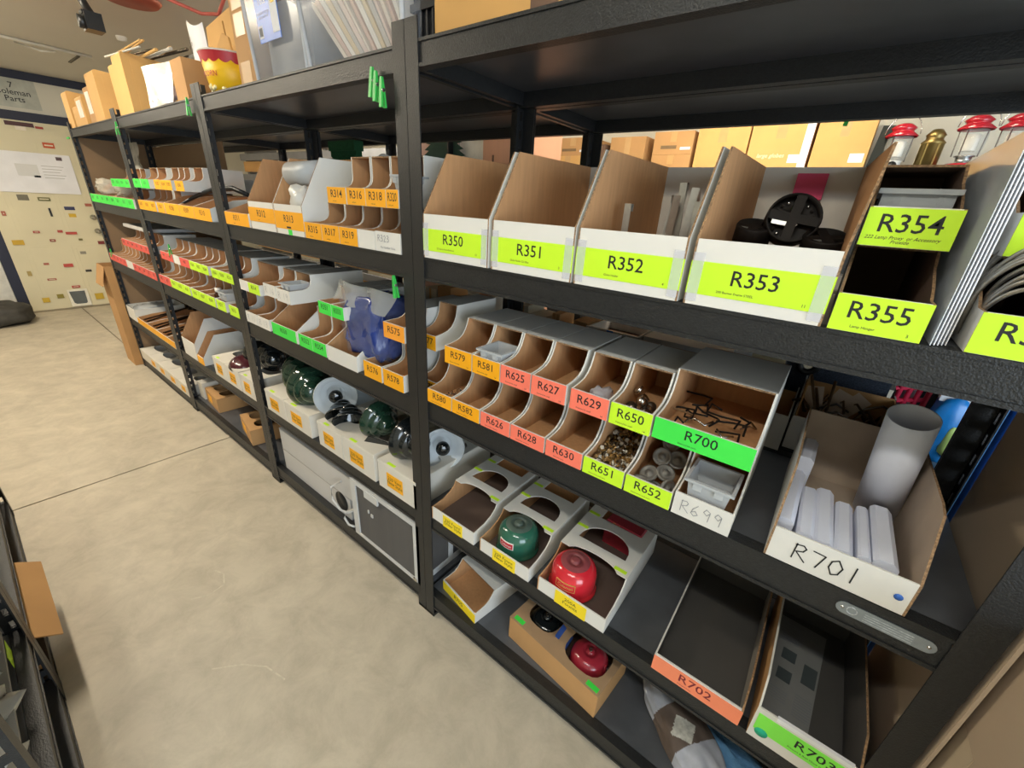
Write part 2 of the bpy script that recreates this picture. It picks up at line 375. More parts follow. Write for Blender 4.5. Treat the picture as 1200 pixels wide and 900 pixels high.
rack(2, 0, 'third rack bay of the front row, holding the blue bag and enamel vents')
nb = rack(3, 0, 'nearest rack bay of the front row, holding the large lime-tagged boxes')
for i, s in enumerate(('farthest', 'second', 'third', 'nearest')):
    rack(i, .462, 'rack bay standing back to back behind the %s bay of the front row' % {'farthest': 'farthest', 'second': 'second-farthest', 'third': 'blue-bag', 'nearest': 'nearest'}[s])
# riveted maker's plate on the shelf beam (embossed text is not legible)
ALU = mat('alu_plate', '#9aa3ab', .35, .8, .1, 60)
pm = flat_panel([(-.052 + .012 * math.cos(a) if s < 0 else .052 + .012 * math.cos(a), .012 * math.sin(a)) for s, a in
     [(1, R(x)) for x in range(-90, 91, 20)] + [(-1, R(x)) for x in range(90, 271, 20)]], [], .0015, ALU)
o = link('plate', pm, nb, (1.1395, .0035, .918), (R(90), 0, 0)); tag(o, 'oval metal maker plate riveted to the beam')
b = MB()
for sx in (-.055, .055): b.lathe([(.003, 0), (.002, .0015), (0, .002)], CHROME, 8, (sx, 0, .0015))
for k in range(4): b.box(-.026, .036, .006 - .0045 * k - .0012, .006 - .0045 * k, .0015, .0019, mat('emboss', '#c5ccd2', .4, .6, .3, 300))
b.lathe([(.008, .0015), (.008, .002), (.006, .0021), (.006, .0015)], mat('emboss', '#c5ccd2'), 14, (-.042, 0, 0))
b.build('embossing', o)

# ------------------------------------------------------------------ bins
T = .0035
_BM = {}
def s_profile(d, h, l, j=False):
    """low lip running back, then a tight curve up to the roof"""
    c = [(y, l + dz) for y, dz in ((0, 0), (.03, .003), (.052, .008), (.067, .017), (.079, .032), (.086, .048)) if l + dz < h - .012]
    if j: c = [(y, l + dz) for y, dz in ((0, 0), (.055, .001), (.072, .005), (.083, .012), (.089, .022), (.091, .034)) if l + dz < h - .012]
    return [(0, 0)] + c + [(.091, h), (d, h), (d, 0)]
def bin_mesh(wd, d, h, l, style, inner=None, outer=None):
    """style 's': stacking bin with roof; 'p': tall box with pointed sides, no roof; 't': open tray with sloped sides"""
    key = (round(wd, 3), d, round(h, 3), l, style, (inner or BROWN).name, (outer or WHITE).name)
    if key in _BM: return _BM[key]
    IN = inner or BROWN; OUT = outer or WHITE; b = MB(); hw = wd / 2 - .0008
    if style in 'sj': prof = s_profile(d, h, l, style == 'j')
    elif style == 't': prof = [(0, 0), (0, l), (.10, l + (h - l) * .75), (.2, h), (d, h), (d, 0)]
    elif style == 'd': prof = [(0, 0), (0, l), (.034, l), (.06, l + .014), (.12, l + (h - l) * .6), (.15, h), (d, h), (d, 0)]
    elif style == 'c': prof = [(0, 0), (0, l), (.06, h * .97), (.09, h), (d, h), (d, 0)]
    else: prof = [(0, 0), (0, l), (.083, h), (d, h), (d, 0)]
    edge = OUT if style in ('s', 't', 'j') else CORR
    b.prism(prof, 'x', -hw, -hw + T, OUT, IN, edge); b.prism(prof, 'x', hw - T, hw, IN, OUT, edge)
    b.box(-hw + T, hw - T, 0, T, 0, l, OUT, back=IN)
    b.box(-hw + T, hw - T, d - T, d, 0, h, IN if style != 'p' else GREYW, back=OUT)
    b.box(-hw + T, hw - T, T, d - T, 0, T, IN)
    if style in 'sdj': b.box(-hw + T, hw - T, .091 if style != 'd' else .15, d - T, h - T, h, OUT, bottom=IN, front=CORR)
    _BM[key] = b.mesh('body'); return _BM[key]
def bin_(name, label, cat, xa, xb, z, h, l=.045, d=.27, style='s', tagm=None, txt=None, tz=None, th=None, tsize=None, sub=None, group=None, y=0, rz=0,
         inner=None, outer=None, hand=None, tx=(0, 1), subn=None, ink=None, tsx=1):
    wd = xb - xa
    t = thing(name, label, cat, ((xa + xb) / 2, y, z), rz, group)
    link('body', bin_mesh(wd, d, h, l, style, inner, outer), t)
    th = th or l; tz = 0 if tz is None else tz
    if tagm:
        a = -wd / 2 + .001 + tx[0] * wd; c = -wd / 2 - .001 + tx[1] * wd
        tg = MB().box(a, c, -.0012, -.0002, tz + .0005, tz + th - .0005, tagm).build('tag', t)
        if txt: text(txt, tsize or th * .6, ink or INK, tg, ((a + c) / 2, -.0014, tz + th * .58), sx=tsx)
        if sub: text(sub, th * .10, ink or SINK, tg, ((a + c) / 2 - (c - a) * .12, -.0014, tz + th * .16), name='small_lettering')
        if subn: text(subn, th * .12, ink or SINK, tg, (c - (c - a) * .14, -.0014, tz + th * .13), name='small_lettering')
    if hand: handwriting(hand, l * .5, .0014, PENCIL, t, (0, -.0006, l * .5))
    return t
CN = {YEL.name: 'orange-yellow', LIME.name: 'lime', GRN.name: 'green', CORAL.name: 'coral', RED.name: 'red', FYEL.name: 'yellow'}

ORD = ['first', 'second', 'third', 'fourth', 'fifth', 'sixth', 'seventh', 'eighth', 'ninth', 'tenth', 'eleventh', 'twelfth']
# --- nearest bay, upper shelf: large boxes
z4 = LEV[3][3] + .001
def big(num, xa, xb, sub, subn, label, lab=(.018, .054), **k):
    t = bin_('tall_parts_box', label, 'box', xa, xb, z4, .248, .106, .42, 'p', LIME, num, lab[0], lab[1], .034, sub, 'large lime-tagged boxes', subn=subn, **k)
    wd = xb - xa   # strips of clear tape over the ends of the tag
    for sx in (-1, 1):
        MB().box(sx * (wd / 2 - .012) - .009, sx * (wd / 2 - .012) + .009, -.0022, -.0014, .006, .085, mat('tape', '#e2e2ea', .25, 0, .02, alpha=.3)).build('tape', t)
    return t
big('R350', -.872, -.649, '222 Burner Frame Remover', '13', 'empty tall white cardboard box tagged R350, at the left post of the nearest bay', tx=(0, .97))
big('R351', -.640, -.425, 'Globe Holder 222 Blue', '3', 'empty tall white cardboard box tagged R351, between R350 and R352')
big('R352', -.420, -.209, 'Globe Holder', '4', 'tall white cardboard box tagged R352 with bent metal strips inside')
t = big('R353', -.200, .002, '200 Burner Frame STEEL', '11', 'tall white cardboard box tagged R353 with round black burner frames inside')
body = [c for c in t.children if c.name.startswith('body')][0]; body.data = body.data.copy()
for v in body.data.vertices:
    if v.co.x > .09: v.co.x += -.016 * v.co.y / .42 + .018 * max(0, (v.co.z - .1) / .148) * (1 - .9 * v.co.y / .42)
MB().box(-.030, .025, .404, .4145, .185, .235, mat('pink_note', '#d2486f', .7, 0, .03)).build('sticky_note', t)
for (xx, zz, sx, r0) in ((-.30, .012, 1, 0),): pass
STRIP = mat('galvanised', '#b9b9b4', .35, .8, .12, 40)
random.seed(3)
for i, (x, y, h, lean) in enumerate(((-.375, .11, .15, .0), (-.318, .17, .16, .1), (-.298, .14, .17, .05), (-.290, .19, .195, -.04), (-.275, .16, .185, .06), (-.262, .20, .18, -.05), (-.250, .15, .16, .0), (-.305, .21, .19, .02))):
    b = MB(); b.box(-.007, .007, 0, .0025, 0, h, STRIP); b.box(-.007, .007, .0025, .013, h - .0025, h, STRIP); b.box(-.007, .007, .0105, .013, h - .014, h, STRIP)
    o = b.build('metal_strip', None, (x, y, z4 + .0045), (0, lean, .3 * (i % 3)))
    tag(o, 'bent grey metal strip standing alone by the left wall of the R352 box' if i == 0 else '%s bent metal strip of the bundle at the right of the R352 box' % ORD[i - 1], 'strip', None if i == 0 else 'metal strips in the R352 box')
BF = mat('burnt_steel', '#1a1512', .6, .1, .25, 18, spec=.25)
def burner(label, loc, rot, r=.062):
    t = thing('burner_frame', label, 'burner', loc, rot=rot)
    MB().lathe([(r * .98, -.03), (r, -.03), (r, .0), (r * .93, .004), (r * .93, -.026)], BF, 30).build('rim', t)
    MB().lathe([(r * .94, -.018), (r * .3, -.012), (r * .28, -.02)], BF, 24).build('plate', t)
    b = MB(); b.box(-r * .9, r * .9, -.008, .008, -.004, .0, BF); b.box(-.008, .008, -r * .9, r * .9, -.004, .001, BF); b.build('cross_strut', t)
    b = MB(); random.seed(4)
    for k in range(14):
        a = k * .35; b.lathe([(.003, 0), (.002, .002), (0, .002)], CHROME if k % 3 == 0 else BF, 8, (r * .72 * math.cos(a), r * .72 * math.sin(a), -.012))
    b.build('rivet', t); b = MB(); b.box(-.012, .012, -.011, .011, 0, .003, STRIP); b.build('clip', t).location = (-r * .45, -r * .1, -.004)
    return t
burner('round black burner frame standing upright in the middle of the R353 box', (-.092, .19, z4 + .146), (R(72), R(8), R(10)), .044)
burner('bronze-rimmed burner frame lying at the left of the R353 box', (-.150, .19, z4 + .128), (R(18), R(6), 0), .032)
burner('black burner frame lying at the right of the R353 box', (-.036, .19, z4 + .118), (R(20), R(-4), R(20)), .034)
burner('black burner frame at the bottom of the R353 box', (-.09, .15, z4 + .085), (R(8), 0, 0), .05)
# R354 over R355
bin_('stacking_bin', 'upper black-looking deep bin tagged R354 with handwriting, above R355', 'bin', .008, .110, z4 + .114, .119, .053, .35, 'd', LIME, 'R354', 0, .052, .034, None, 'lime-tagged bins at the right end', inner=DKRAFT, y=.07)
bin_('stacking_bin', 'empty deep bin tagged R355 Lamp Hanger, below R354', 'bin', .008, .112, z4, .112, .052, .42, 'd', LIME, 'R355', 0, .052, .034, 'Lamp Hanger', 'lime-tagged bins at the right end', subn='3', inner=DKRAFT)
o = bpy.data.objects['stacking_bin']; text('222 Lamp Proxy  or Accessory\nProxide', .0065, SINK, [c for c in o.children if c.name.startswith('tag')][0], (-.004, -.0014, .0095), shear=.3)
b = MB(); b.box(.018, .100, .125, .28, z4 + .125, z4 + .188, FROST); b.box(.013, .105, .118, .287, z4 + .186, z4 + .193, FROST)
for xx in (.034, .042, .082, .087): b.box(xx, xx + .003, .1235, .125, z4 + .165, z4 + .184, FROST)
tag(b.build('plastic_tray'), 'grey translucent plastic tray inside the R354 bin', 'tray')
for k in range(5):
    x = .122 + k * .0042
    o = MB().box(x, x + .0012, .004 + .004 * k, .43, z4, z4 + .250 + .004 * (k % 2), PAPER if k else mat('clear_sleeve', '#dfe4ea', .12, 0, .02, alpha=.8)).build('paper_sheet', None, (0, 0, 0))
    tag(o, '%s white sheet in the upright sheaf between R354 and the wire loops' % ('leftmost', 'second', 'middle', 'fourth', 'rightmost')[k], 'paper', 'upright sheets beside R354')
bin_('stacking_bin', 'lower lime-tagged bin at the right end with wire coils sticking out', 'bin', .153, .262, z4, .112, .052, .42, 'd', LIME, 'R356', 0, .052, .034, None, 'lime-tagged bins at the right end', inner=DKRAFT)
bin_('stacking_bin', 'upper lime-tagged bin at the right end, above the wire coils', 'bin', .158, .262, z4 + .114, .119, .052, .35, 'd', LIME, 'R357', 0, .052, .034, None, 'lime-tagged bins at the right end', inner=DKRAFT, y=.07)
WIRE = mat('bare_wire', '#a8a298', .3, .85, .15, 60)
for k in range(12):
    b = MB(); r = .034 + .0035 * (k % 4); tl = random.uniform(-.3, .3); n = 20; pts = []
    for q in range(n + 1):
        a = math.pi * q / n; pts.append((r * math.cos(a), -.035 * math.sin(a), .036 + .004 * k + r * (1.2 + .12 * (k % 4)) * math.sin(a) if 0 < q < n else .008))
    b.tube(pts, .0028, WIRE, 6)
    tag(b.build('wire_bail', None, (.192 + .004 * (k % 3), .028 + .0065 * k, z4 + .004), (R(-8 + 3 * (k % 5)), 0, tl * .5)), '%s bare wire loop from the front in the bin at the right end' % ORD[k], 'wire', 'wire loops at the right end')

# --- nearest bay, third shelf: two-tier stacking bins
z3 = LEV[3][2] + .001
LOW = [('R580', -.872, -.770, YEL), ('R582', -.768, -.662, YEL), ('R626', -.658, -.556, CORAL), ('R628', -.554, -.448, CORAL), ('R630', -.444, -.343, CORAL), ('R651', -.340, -.240, LIME), ('R652', -.237, -.136, LIME)]
UP = [('R579', -.796, -.694, YEL), ('R581', -.692, -.598, YEL), ('R625', -.596, -.503, CORAL), ('R627', -.501, -.405, CORAL), ('R629', -.394, -.300, CORAL), ('R650', -.297, -.206, LIME)]
STATE = {'R580': 'with crumbs of small parts', 'R651': 'full of small tan and white parts', 'R652': 'holding grey plastic discs', 'R581': 'holding a plastic tub', 'R629': 'holding a clear bag', 'R650': 'holding bright metal caps'}
for n_, a, c, m in LOW:
    bin_('stacking_bin', 'white stacking bin tagged %s in the lower tier, %s' % (n_, STATE.get(n_, 'empty')), 'bin', a, c, z3, .146, .043, tagm=m, txt=n_, tsize=.0285 if m in (CORAL, LIME) else .027, sub='(Diamond Lamp)' if n_ == 'R630' else 'Diamond bin small parts', group='stacking bins on the third shelf, nearest bay')
for n_, a, c, m in UP:
    bin_('stacking_bin', 'white stacking bin tagged %s in the upper tier, %s' % (n_, STATE.get(n_, 'empty')), 'bin', a, c, z3 + .147, .112, .049, tagm=m, txt=n_, tsize=.0285 if m in (CORAL, LIME) else .027, sub='Diamond bin small', subn='14', group='stacking bins on the third shelf, nearest bay')
bin_('stacking_bin', 'lower bin half hidden by the post, left of R580', 'bin', -.958, -.876, z3, .146, .043, tagm=YEL, txt='R578', group='stacking bins on the third shelf, nearest bay', y=.04)
bin_('stacking_bin', 'upper bin half hidden by the post, left of R579', 'bin', -.958, -.876, z3 + .147, .125, .046, tagm=YEL, txt='R577', group='stacking bins on the third shelf, nearest bay', y=.0405)
bin_('wide_stacking_bin', 'wide upper bin tagged R700 holding a tangle of black wire parts', 'bin', -.203, -.022, z3 + .150, .122, .046, .30, tagm=GRN, txt='R700', tsize=.029, sub='Diamond bin parts', group='stacking bins on the third shelf, nearest bay')
bin_('stacking_bin', 'lower bin with R699 handwritten on white, holding a plastic tub', 'bin', -.133, -.022, z3, .148, .052, .30, hand='R699', group='stacking bins on the third shelf, nearest bay')
def tub(label, x, y, z, sx, sy, h):
    t = thing('plastic_tub', label, 'tub', (x, y, z)); m = FROST
    b = MB(); e = .006
    o_ = [(-sx, -sy), (sx, -sy), (sx, sy), (-sx, sy)]; k = .86
    for i in range(4):
        j = (i + 1) % 4; q = len(b.v)
        b.v += [(o_[i][0] * k, o_[i][1] * k, 0), (o_[j][0] * k, o_[j][1] * k, 0), (o_[j][0], o_[j][1], h), (o_[i][0], o_[i][1], h)]
        b.v += [(v[0] * .97, v[1] * .97, v[2] + (.0015 if n < 2 else 0)) for n, v in enumerate(b.v[q:q + 4])]
        b.face((q, q+1, q+2, q+3), m); b.face((q+7, q+6, q+5, q+4), m)
    b.box(-sx * k, sx * k, -sy * k, sy * k, 0, .0015, m); b.build('body', t)
    b = MB()
    b.box(-sx - e, sx + e, -sy - e, -sy, h - .005, h, m); b.box(-sx - e, sx + e, sy, sy + e, h - .005, h, m); b.box(-sx - e, -sx, -sy, sy, h - .005, h, m); b.box(sx, sx + e, -sy, sy, h - .005, h, m)
    for px in (-sx * .5, sx * .5): b.box(px - .008, px + .008, -sy - .003, -sy, h - .02, h - .004, m)
    b.build('rim', t)
tub('empty clear plastic tub sitting in the R699 bin', -.078, .052, z3 + .040, .040, .042, .046)
tub('small clear plastic tub sitting in the R581 bin', -.644, .053, z3 + .172, .037, .040, .042)
# contents
def heap(name, label, cat, x0, x1, y0, y1, z, n, mats, r, seed, hgt=.03):
    random.seed(seed); b = MB()
    for i in range(n):
        x = random.uniform(x0, x1); y = random.uniform(y0, y1); zz = z + random.uniform(0, hgt) * (.4 + .6 * (y - y0) / (y1 - y0)); rr = r * random.uniform(.6, 1.2)
        ax = Vector((random.uniform(-1, 1), random.uniform(-1, 1), random.uniform(.2, 1)))
        b.lathe([(0, -rr * .3), (rr, -rr * .3), (rr, rr * .3), (rr * .4, rr * .4), (0, rr * .4)], random.choice(mats), 6, (x, y, zz + rr * .6), ax, False)
    return tag(b.build(name), label, cat, kind='stuff')
TAN = mat('tan_part', '#8a6a3a', .4, .3, .2, 40); IVORY = mat('ivory_part', '#c9c3b4', .5, 0, .1)
heap('small_parts_heap', 'heap of small tan and ivory parts filling the R651 bin', 'parts', -.332, -.248, .008, .2, z3 + .006, 900, [TAN, TAN, IVORY, mat('dark_tan', '#4c3a22', .5, .2, .2, 30)], .0055, 5, .05)
heap('crumb_heap', 'few small brown crumbs of parts in the R580 bin', 'parts', -.86, -.78, .03, .12, z3 + .004, 60, [DKRAFT, DSTEEL], .003, 9, .004)
random.seed(11)
for i in range(11):
    a = Vector((random.uniform(-1, .6), random.uniform(-1.2, .2), random.uniform(.3, 1)))
    o = MB().lathe([(0, 0), (.0105, 0), (.012, .003), (.012, .008), (.009, .011), (0, .012)], CHROME if i % 3 else DSTEEL, 16, (0, 0, 0), a).build('steel_button', None, (random.uniform(-.280, -.225), random.uniform(.035, .115), z3 + .158 + random.uniform(0, .03)))
    tag(o, 'small bright metal cap lying in the R650 bin', 'cap', 'metal caps in the R650 bin')
DISC = mat('grey_disc', '#77756f', .5, .2, .1, 20)
for i, (x, y, dz, ax) in enumerate(((-.205, .06, .02, (-.3, -.6, 1)), (-.175, .07, .03, (.4, -.5, 1)), (-.195, .10, .05, (0, -1, .8)), (-.165, .11, .05, (.3, -.8, .7)), (-.215, .03, .008, (0, -.2, 1)), (-.158, .035, .02, (.9, -.4, .3)), (-.185, .035, .008, (.1, .1, 1)), (-.19, .14, .07, (-.2, -1, .7)))):
    o = MB().lathe([(0, 0), (.020, 0), (.021, .006), (.016, .007), (.015, .004), (.006, .004), (.006, .009), (0, .009)], DISC, 20, (0, 0, 0), ax).build('grey_disc', None, (x, y, z3 + .005 + dz))
    tag(o, 'grey ridged plastic disc lying in the R652 bin', 'disc', 'plastic discs in the R652 bin')
for i in range(16):
    x, y = random.uniform(-.17, -.05), random.uniform(.04, .19); zz = z3 + .160 + random.uniform(0, .025); a = random.uniform(0, 6.3); L = random.uniform(.025, .05)
    pts = [(x, y, zz), (x + L * .5 * math.cos(a), y + L * .5 * math.sin(a), zz + .012), (x + L * math.cos(a + .6), y + L * math.sin(a + .6), zz + .004), (x + L * 1.2 * math.cos(a + 1.3), y + L * 1.2 * math.sin(a + 1.3), zz + .008)]
    tag(MB().tube(pts, .0022, BF if i % 4 else CHROME, 6).build('wire_part'), 'bent dark wire part lying in the wide R700 bin', 'wire', 'wire parts in the R700 bin')
tag(MB().blob((-.345, .055, z3 + .172), (.05, .05, .045), mat('clear_bag', '#c6c8d2', .15, 0, .1, 40, alpha=.55), 4, .25, 6, 14, 8).build('small_plastic_bag'), 'small crumpled clear bag in the R629 bin', 'bag')
# R701 tray with rolled and folded papers
t = bin_('paper_tray', 'white cardboard tray with R701 handwritten, holding rolled and folded white papers', 'tray', .037, .237, z3 + .002, .165, .065, .36, 'c', hand=None, inner=mat('grey_kraft', '#a89684', .8, 0, .06, 20))
handwriting('R701', .032, .0022, INK, t, (-.012, -.0008, .033))
MB().lathe([(.0, 0), (.006, 0), (.006, .0006), (0, .0006)], mat('blue_dot', '#2f62b5', .6, 0, 0), 10, (.082, -.0002, .03), (0, -1, 0)).build('blue_mark', t)
RP = mat('cool_paper', '#e2e5f2', .7, 0, .03, 8)
b = MB(); ax = Vector((-.10, -.33, .94)).normalized(); pr = []
b.lathe([(.0355, 0), (.0365, .0), (.0365, .262), (.0355, .262), (.0345, .262), (.0345, .0)], RP, 30, (0, 0, 0), ax)
o = tag(b.build('paper_roll', None, (.203, .286, z3 + .012)), 'large white paper roll leaning upright in the R701 tray', 'roll')
bund = [(.055, .20, .028, .33, .055, 'cool'), (.085, .105, .028, .17, .05, 'cool'), (.112, .115, .030, .19, .048, 'cool'), (.143, .105, .028, .165, .045, 'paper'), (.17, .105, .018, .165, .05, 'paper'), (.198, .115, .034, .18, .055, 'paper'), (.062, .30, .03, .12, .09, 'paper')]
BL = ['white paper bundle lying against the left wall of the R701 tray', 'second folded white paper bundle from the left in the R701 tray', 'third folded white paper bundle, with a squared end, in the R701 tray', 'fourth folded white paper bundle, slightly creased, in the R701 tray', 'thin folded white paper bundle left of the rightmost one in the R701 tray', 'rounded white paper bundle at the right of the R701 tray', 'open-ended white paper bundle on top at the back left of the R701 tray']
for (x, y, sx, sy, h, k), lb in zip(bund, BL):
    b = MB(); e = sx * .28
    b.prism([(-sx/2, 0), (sx/2, 0), (sx/2, h - e), (sx/2 - e, h), (-sx/2 + e * .6, h - .001), (-sx/2, h - e * .8)], 'y', -sy/2, sy/2, RP, RP, RP)
    b.box(-sx/2 + .002, sx/2 - .003, -sy/2 - .001, -sy/2, .004, h * .5, PAPER)
    tag(b.build('paper_bundle', None, (x, y + .01, z3 + .007), (0, 0, random.uniform(-.03, .03))), lb, 'paper')
t = thing('floor_carton', 'large taped brown carton standing on the floor outside the right end of the racks', 'box', (.365, -.22, 0))
FCM = mat('end_sheet', '#b3a08a', .85, 0, .06, 3); MB().box(0, .45, 0, .60, 0, 1.02, FCM).build('body', t)
b = MB(); b.box(-.0015, 0, .18, .24, 0, 1.02, mat('pale_tape', '#c6b59c', .4, 0, .05)); b.build('tape', t); MB().box(-.003, 0, .0, .60, .80, 1.02, FCM).build('flap', t)
# cardboard sheet closing the right end of the rack
b = MB(); b.box(.345, .350, -.005, .405, 0, 1.36, mat('end_sheet', '#b3a08a', .85, 0, .06, 3))
tag(b.build('cardboard_sheet'), 'large upright sheet of cardboard closing the right end of the nearest rack', 'cardboard')

# --- nearest bay, second shelf: trays with cut-out lids and the tanks in them
z2 = LEV[3][1] + .001
def curve_onto(me, r):
    """wrap x-z plane lettering round a vertical cylinder, facing -y"""
    me = me.copy()
    for v in me.vertices:
        a = v.co.x / r; rr = r - v.co.y; v.co = (rr * math.sin(a), -rr * math.cos(a), v.co.z)
    return me
def patch(wd, z0, z1, r, m, n=10, dy=0):
    b = MB(); P = [(-wd / 2 + wd * i / n) for i in range(n + 1)]
    for x in P:
        a = x / r
        for rr in (r + dy, r - .002): b.v += [(rr * math.sin(a), -rr * math.cos(a), z0), (rr * math.sin(a), -rr * math.cos(a), z1)]
    for i in range(n):
        q = i * 4; b.face((q, q + 4, q + 5, q + 1), m); b.face((q + 1, q + 5, q + 7, q + 3), m); b.face((q, q + 2, q + 6, q + 4), m)
    b.face((0, 1, 3, 2), m); q = n * 4; b.face((q, q + 2, q + 3, q + 1), m)
    return b
def tank(name, label, loc, m, badge, rz=0, r=.066, rot=None, soot=None, group=None):
    t = thing(name, label, 'tank', loc, rz, group, rot); k = r / .066
    pr = [(0, 0), (.058, 0), (.064, .002), (.0665, .006), (.065, .010), (.0622, .014), (.0612, .018), (.0616, .050), (.0600, .062), (.0565, .072), (.0500, .0805), (.040, .0870), (.028, .0905), (.021, .0915), (.020, .088), (.012, .088), (.012, .0930), (.008, .0940), (0, .0940)]
    sm = mat(m.name + '_sooty', soot, .45, 0, .3, 20) if soot else m
    MB().lathe([(a * k, c * k) for a, c in pr], [m] * 11 + [sm] * 7, 40).build('body', t)
    b = MB(); d = Vector((.93, -.36, .28)).normalized()
    b.lathe([(.0105, .05), (.0125, .058), (.0125, .063), (.0095, .0635)], m, 16, (0, 0, .048), d); b.lathe([(.0095, .0634), (.0095, .05), (0, .05)], BLACK, 16, (0, 0, .048), d); b.build('filler_neck', t)
    MB().lathe([(.006, .088), (.006, .096), (.003, .096), (.003, .089)], DSTEEL, 12).build('valve_hole', t)
    if badge == 'red':
        w_ = patch(.052, .041, .065, .0645, mat('badge_white', '#e8e6e0', .4, 0, 0), 8, .0006).build('badge', t); tag(w_, 'white-edged red badge')
        link('badge_face', patch(.047, .0435, .0625, .0649, mat('badge_red', '#c0182a', .4, 0, 0), 8, .0006).mesh('badge'), w_)
        link('lettering', curve_onto(text_mesh('Coleman', .0125, mat('badge_letter', '#f0eee8', .5, 0, 0), .25, .85), .0660), w_, (0, 0, .0532))
    if badge == 'gold':
        G = mat('gold_print', '#d9b464', .4, .3, 0); f = patch(.058, .039, .0405, .0645, G, 8, .0005).build('badge', t); tag(f, 'gold lettered frame')
        for w__, a, c in ((.058, .0635, .065),): link('frame', patch(w__, a, c, .0645, G, 8, .0005).mesh('frame'), f)
        for sx in (-1, 1): link('frame', curve_onto(MB().box(sx * .029 - .0008, sx * .029 + .0008, -.0002, .0, .039, .065, G).mesh('frame'), .0652), f)
        link('lettering', curve_onto(text_mesh('Coleman', .0155, G, .25, .85), .0653), f, (0, 0, .0525))
    return t
def cut_tray(label, xa, xb, lab, dy=0, h=.095, l=.048, d=.36, z=z2, labm=FYEL):
    wd = xb - xa; hw = wd / 2
    t = thing('tank_tray', label, 'tray', ((xa + xb) / 2, dy, z), 0, 'white trays with cut-out lids')
    prof = [(0, 0), (0, l), (.05, l + .004), (.085, l + .016), (.105, l + .032), (.112, h), (d, h), (d, 0)]
    b = MB()
    b.prism(prof, 'x', -hw, -hw + T, WHITE, BROWN, BROWN); b.prism(prof, 'x', hw - T, hw, BROWN, WHITE, WHITE)
    b.box(-hw + T, hw - T, 0, T, 0, l, WHITE, back=BROWN); b.box(-hw + T, hw - T, d - T, d, 0, h, BROWN, back=WHITE)
    b.box(-hw + T, hw - T, T, d - T, 0, T, mat('tray_floor', '#5a4a42', .8, 0, .08, 8)); b.build('body', t)
    arch = [(-hw + .0005, .112)] + [(-hw * .72 + hw * 1.44 * i / 12, .112 + .030 * math.sin(math.pi * i / 12) ** .5 * .8) for i in range(13)] + [(hw - .0005, .112), (hw - .0005, d), (-hw + .0005, d)]
    dh = [(-hw * .72, .168)] + [(hw * .72 * math.cos(math.pi - math.pi * i / 14), .172 + .078 * math.sin(math.pi * i / 14) ** .8) for i in range(15)] + [(hw * .72, .168)]
    rh = [(-hw * .55, .285), (hw * .72, .285), (hw * .72, .335), (-hw * .55, .335)]
    link('lid', flat_panel(arch, [dh, rh], .003, WHITE), t, (0, 0, h - .001))
    for (x, y) in ((-hw * .82, .215), (hw * .75, .128), (-hw * .8, .29)): MB().box(x - .018, x + .018, y - .006, y + .006, h + .002, h + .0026, LIME).build('lime_sticker', t)
    tg = MB().box(-wd * .22, wd * .24, -.0012, -.0002, -.002, l - .004, labm).build('tag', t)
    text(lab, .0155, mat('olive_ink', '#4a4312', .6, 0, 0), tg, (wd * .01, -.0014, l * .47), sx=1.1)
    return t
cut_tray('empty white tray with lid cut-outs, tagged 220 Fount Older Style', -.866, -.672, '220 Fount\nOlder Style')
cut_tray('white tray with lid cut-outs holding the green tank', -.646, -.456, '220 Fount\nNew Style')
cut_tray('white tray with lid cut-outs holding the bright red tank', -.424, -.214, '200A\nFounts')
tank('enamel_tank', 'glossy green enamel lantern tank with a red badge, in the middle cut-out tray', (-.562, .088, z2 + .005), mat('tank_green', '#2d6350', .16, 0, .08, 10, coat=.5), 'red', r=.069, soot='#4d5c54')
tank('enamel_tank', 'glossy bright red enamel lantern tank with gold lettering, in the front of a white tray', (-.352, .075, z2 + .005), mat('tank_red', '#d22a36', .16, 0, .06, 10, coat=.5), 'gold', R(6), r=.069, soot='#8a4448')
t = thing('red_case', 'dark red case with gold lettering in the back opening of the 200A tray', 'case', (-.300, .312, z2 + .005), R(-2))
b = MB(); b.prism([(-.062, 0), (.062, 0), (.062, .088), (.055, .097), (-.055, .097), (-.062, .088)], 'y', -.024, .022, mat('case_red', '#9c2c38', .35, 0, .05)); b.build('body', t)
text('Coleman', .017, mat('gold_print', '#d9b464'), t, (-.01, -.0245, .088), shear=.25)
# R702 and R703 trays
t = thing('flat_tray', 'wide shallow tray with dark inside, tagged R702 on an orange-red label', 'tray', (.0115, -.003, z2), 0, 'large trays at the right of the second shelf')
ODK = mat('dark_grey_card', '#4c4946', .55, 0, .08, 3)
b = MB(); hw = .0965
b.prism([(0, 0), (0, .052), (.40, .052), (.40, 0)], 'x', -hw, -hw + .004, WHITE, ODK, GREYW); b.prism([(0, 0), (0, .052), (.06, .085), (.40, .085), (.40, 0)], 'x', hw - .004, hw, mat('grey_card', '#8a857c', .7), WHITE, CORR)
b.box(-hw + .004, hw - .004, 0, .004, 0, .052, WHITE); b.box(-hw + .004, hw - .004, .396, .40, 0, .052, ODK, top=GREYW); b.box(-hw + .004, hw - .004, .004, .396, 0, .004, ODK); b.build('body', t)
tg = MB().box(-hw, hw, -.0014, -.0002, .002, .048, mat('tag_orange', '#f58a62', .55, 0, .04)).build('tag', t)
text('R702', .032, mat('maroon_ink', '#7a1f2a', .6, 0, 0), tg, (.0, -.0016, .028), sx=1.1); text('Diamond Print', .005, mat('maroon_ink', '#7a1f2a'), tg, (-.02, -.0016, .009), name='small_lettering')
t = thing('flat_tray', 'tray at the right end tagged R703 in green, with a printed sheet inside', 'tray', (.2105, -.004, z2), 0, 'large trays at the right of the second shelf')
b = MB(); hw = .085
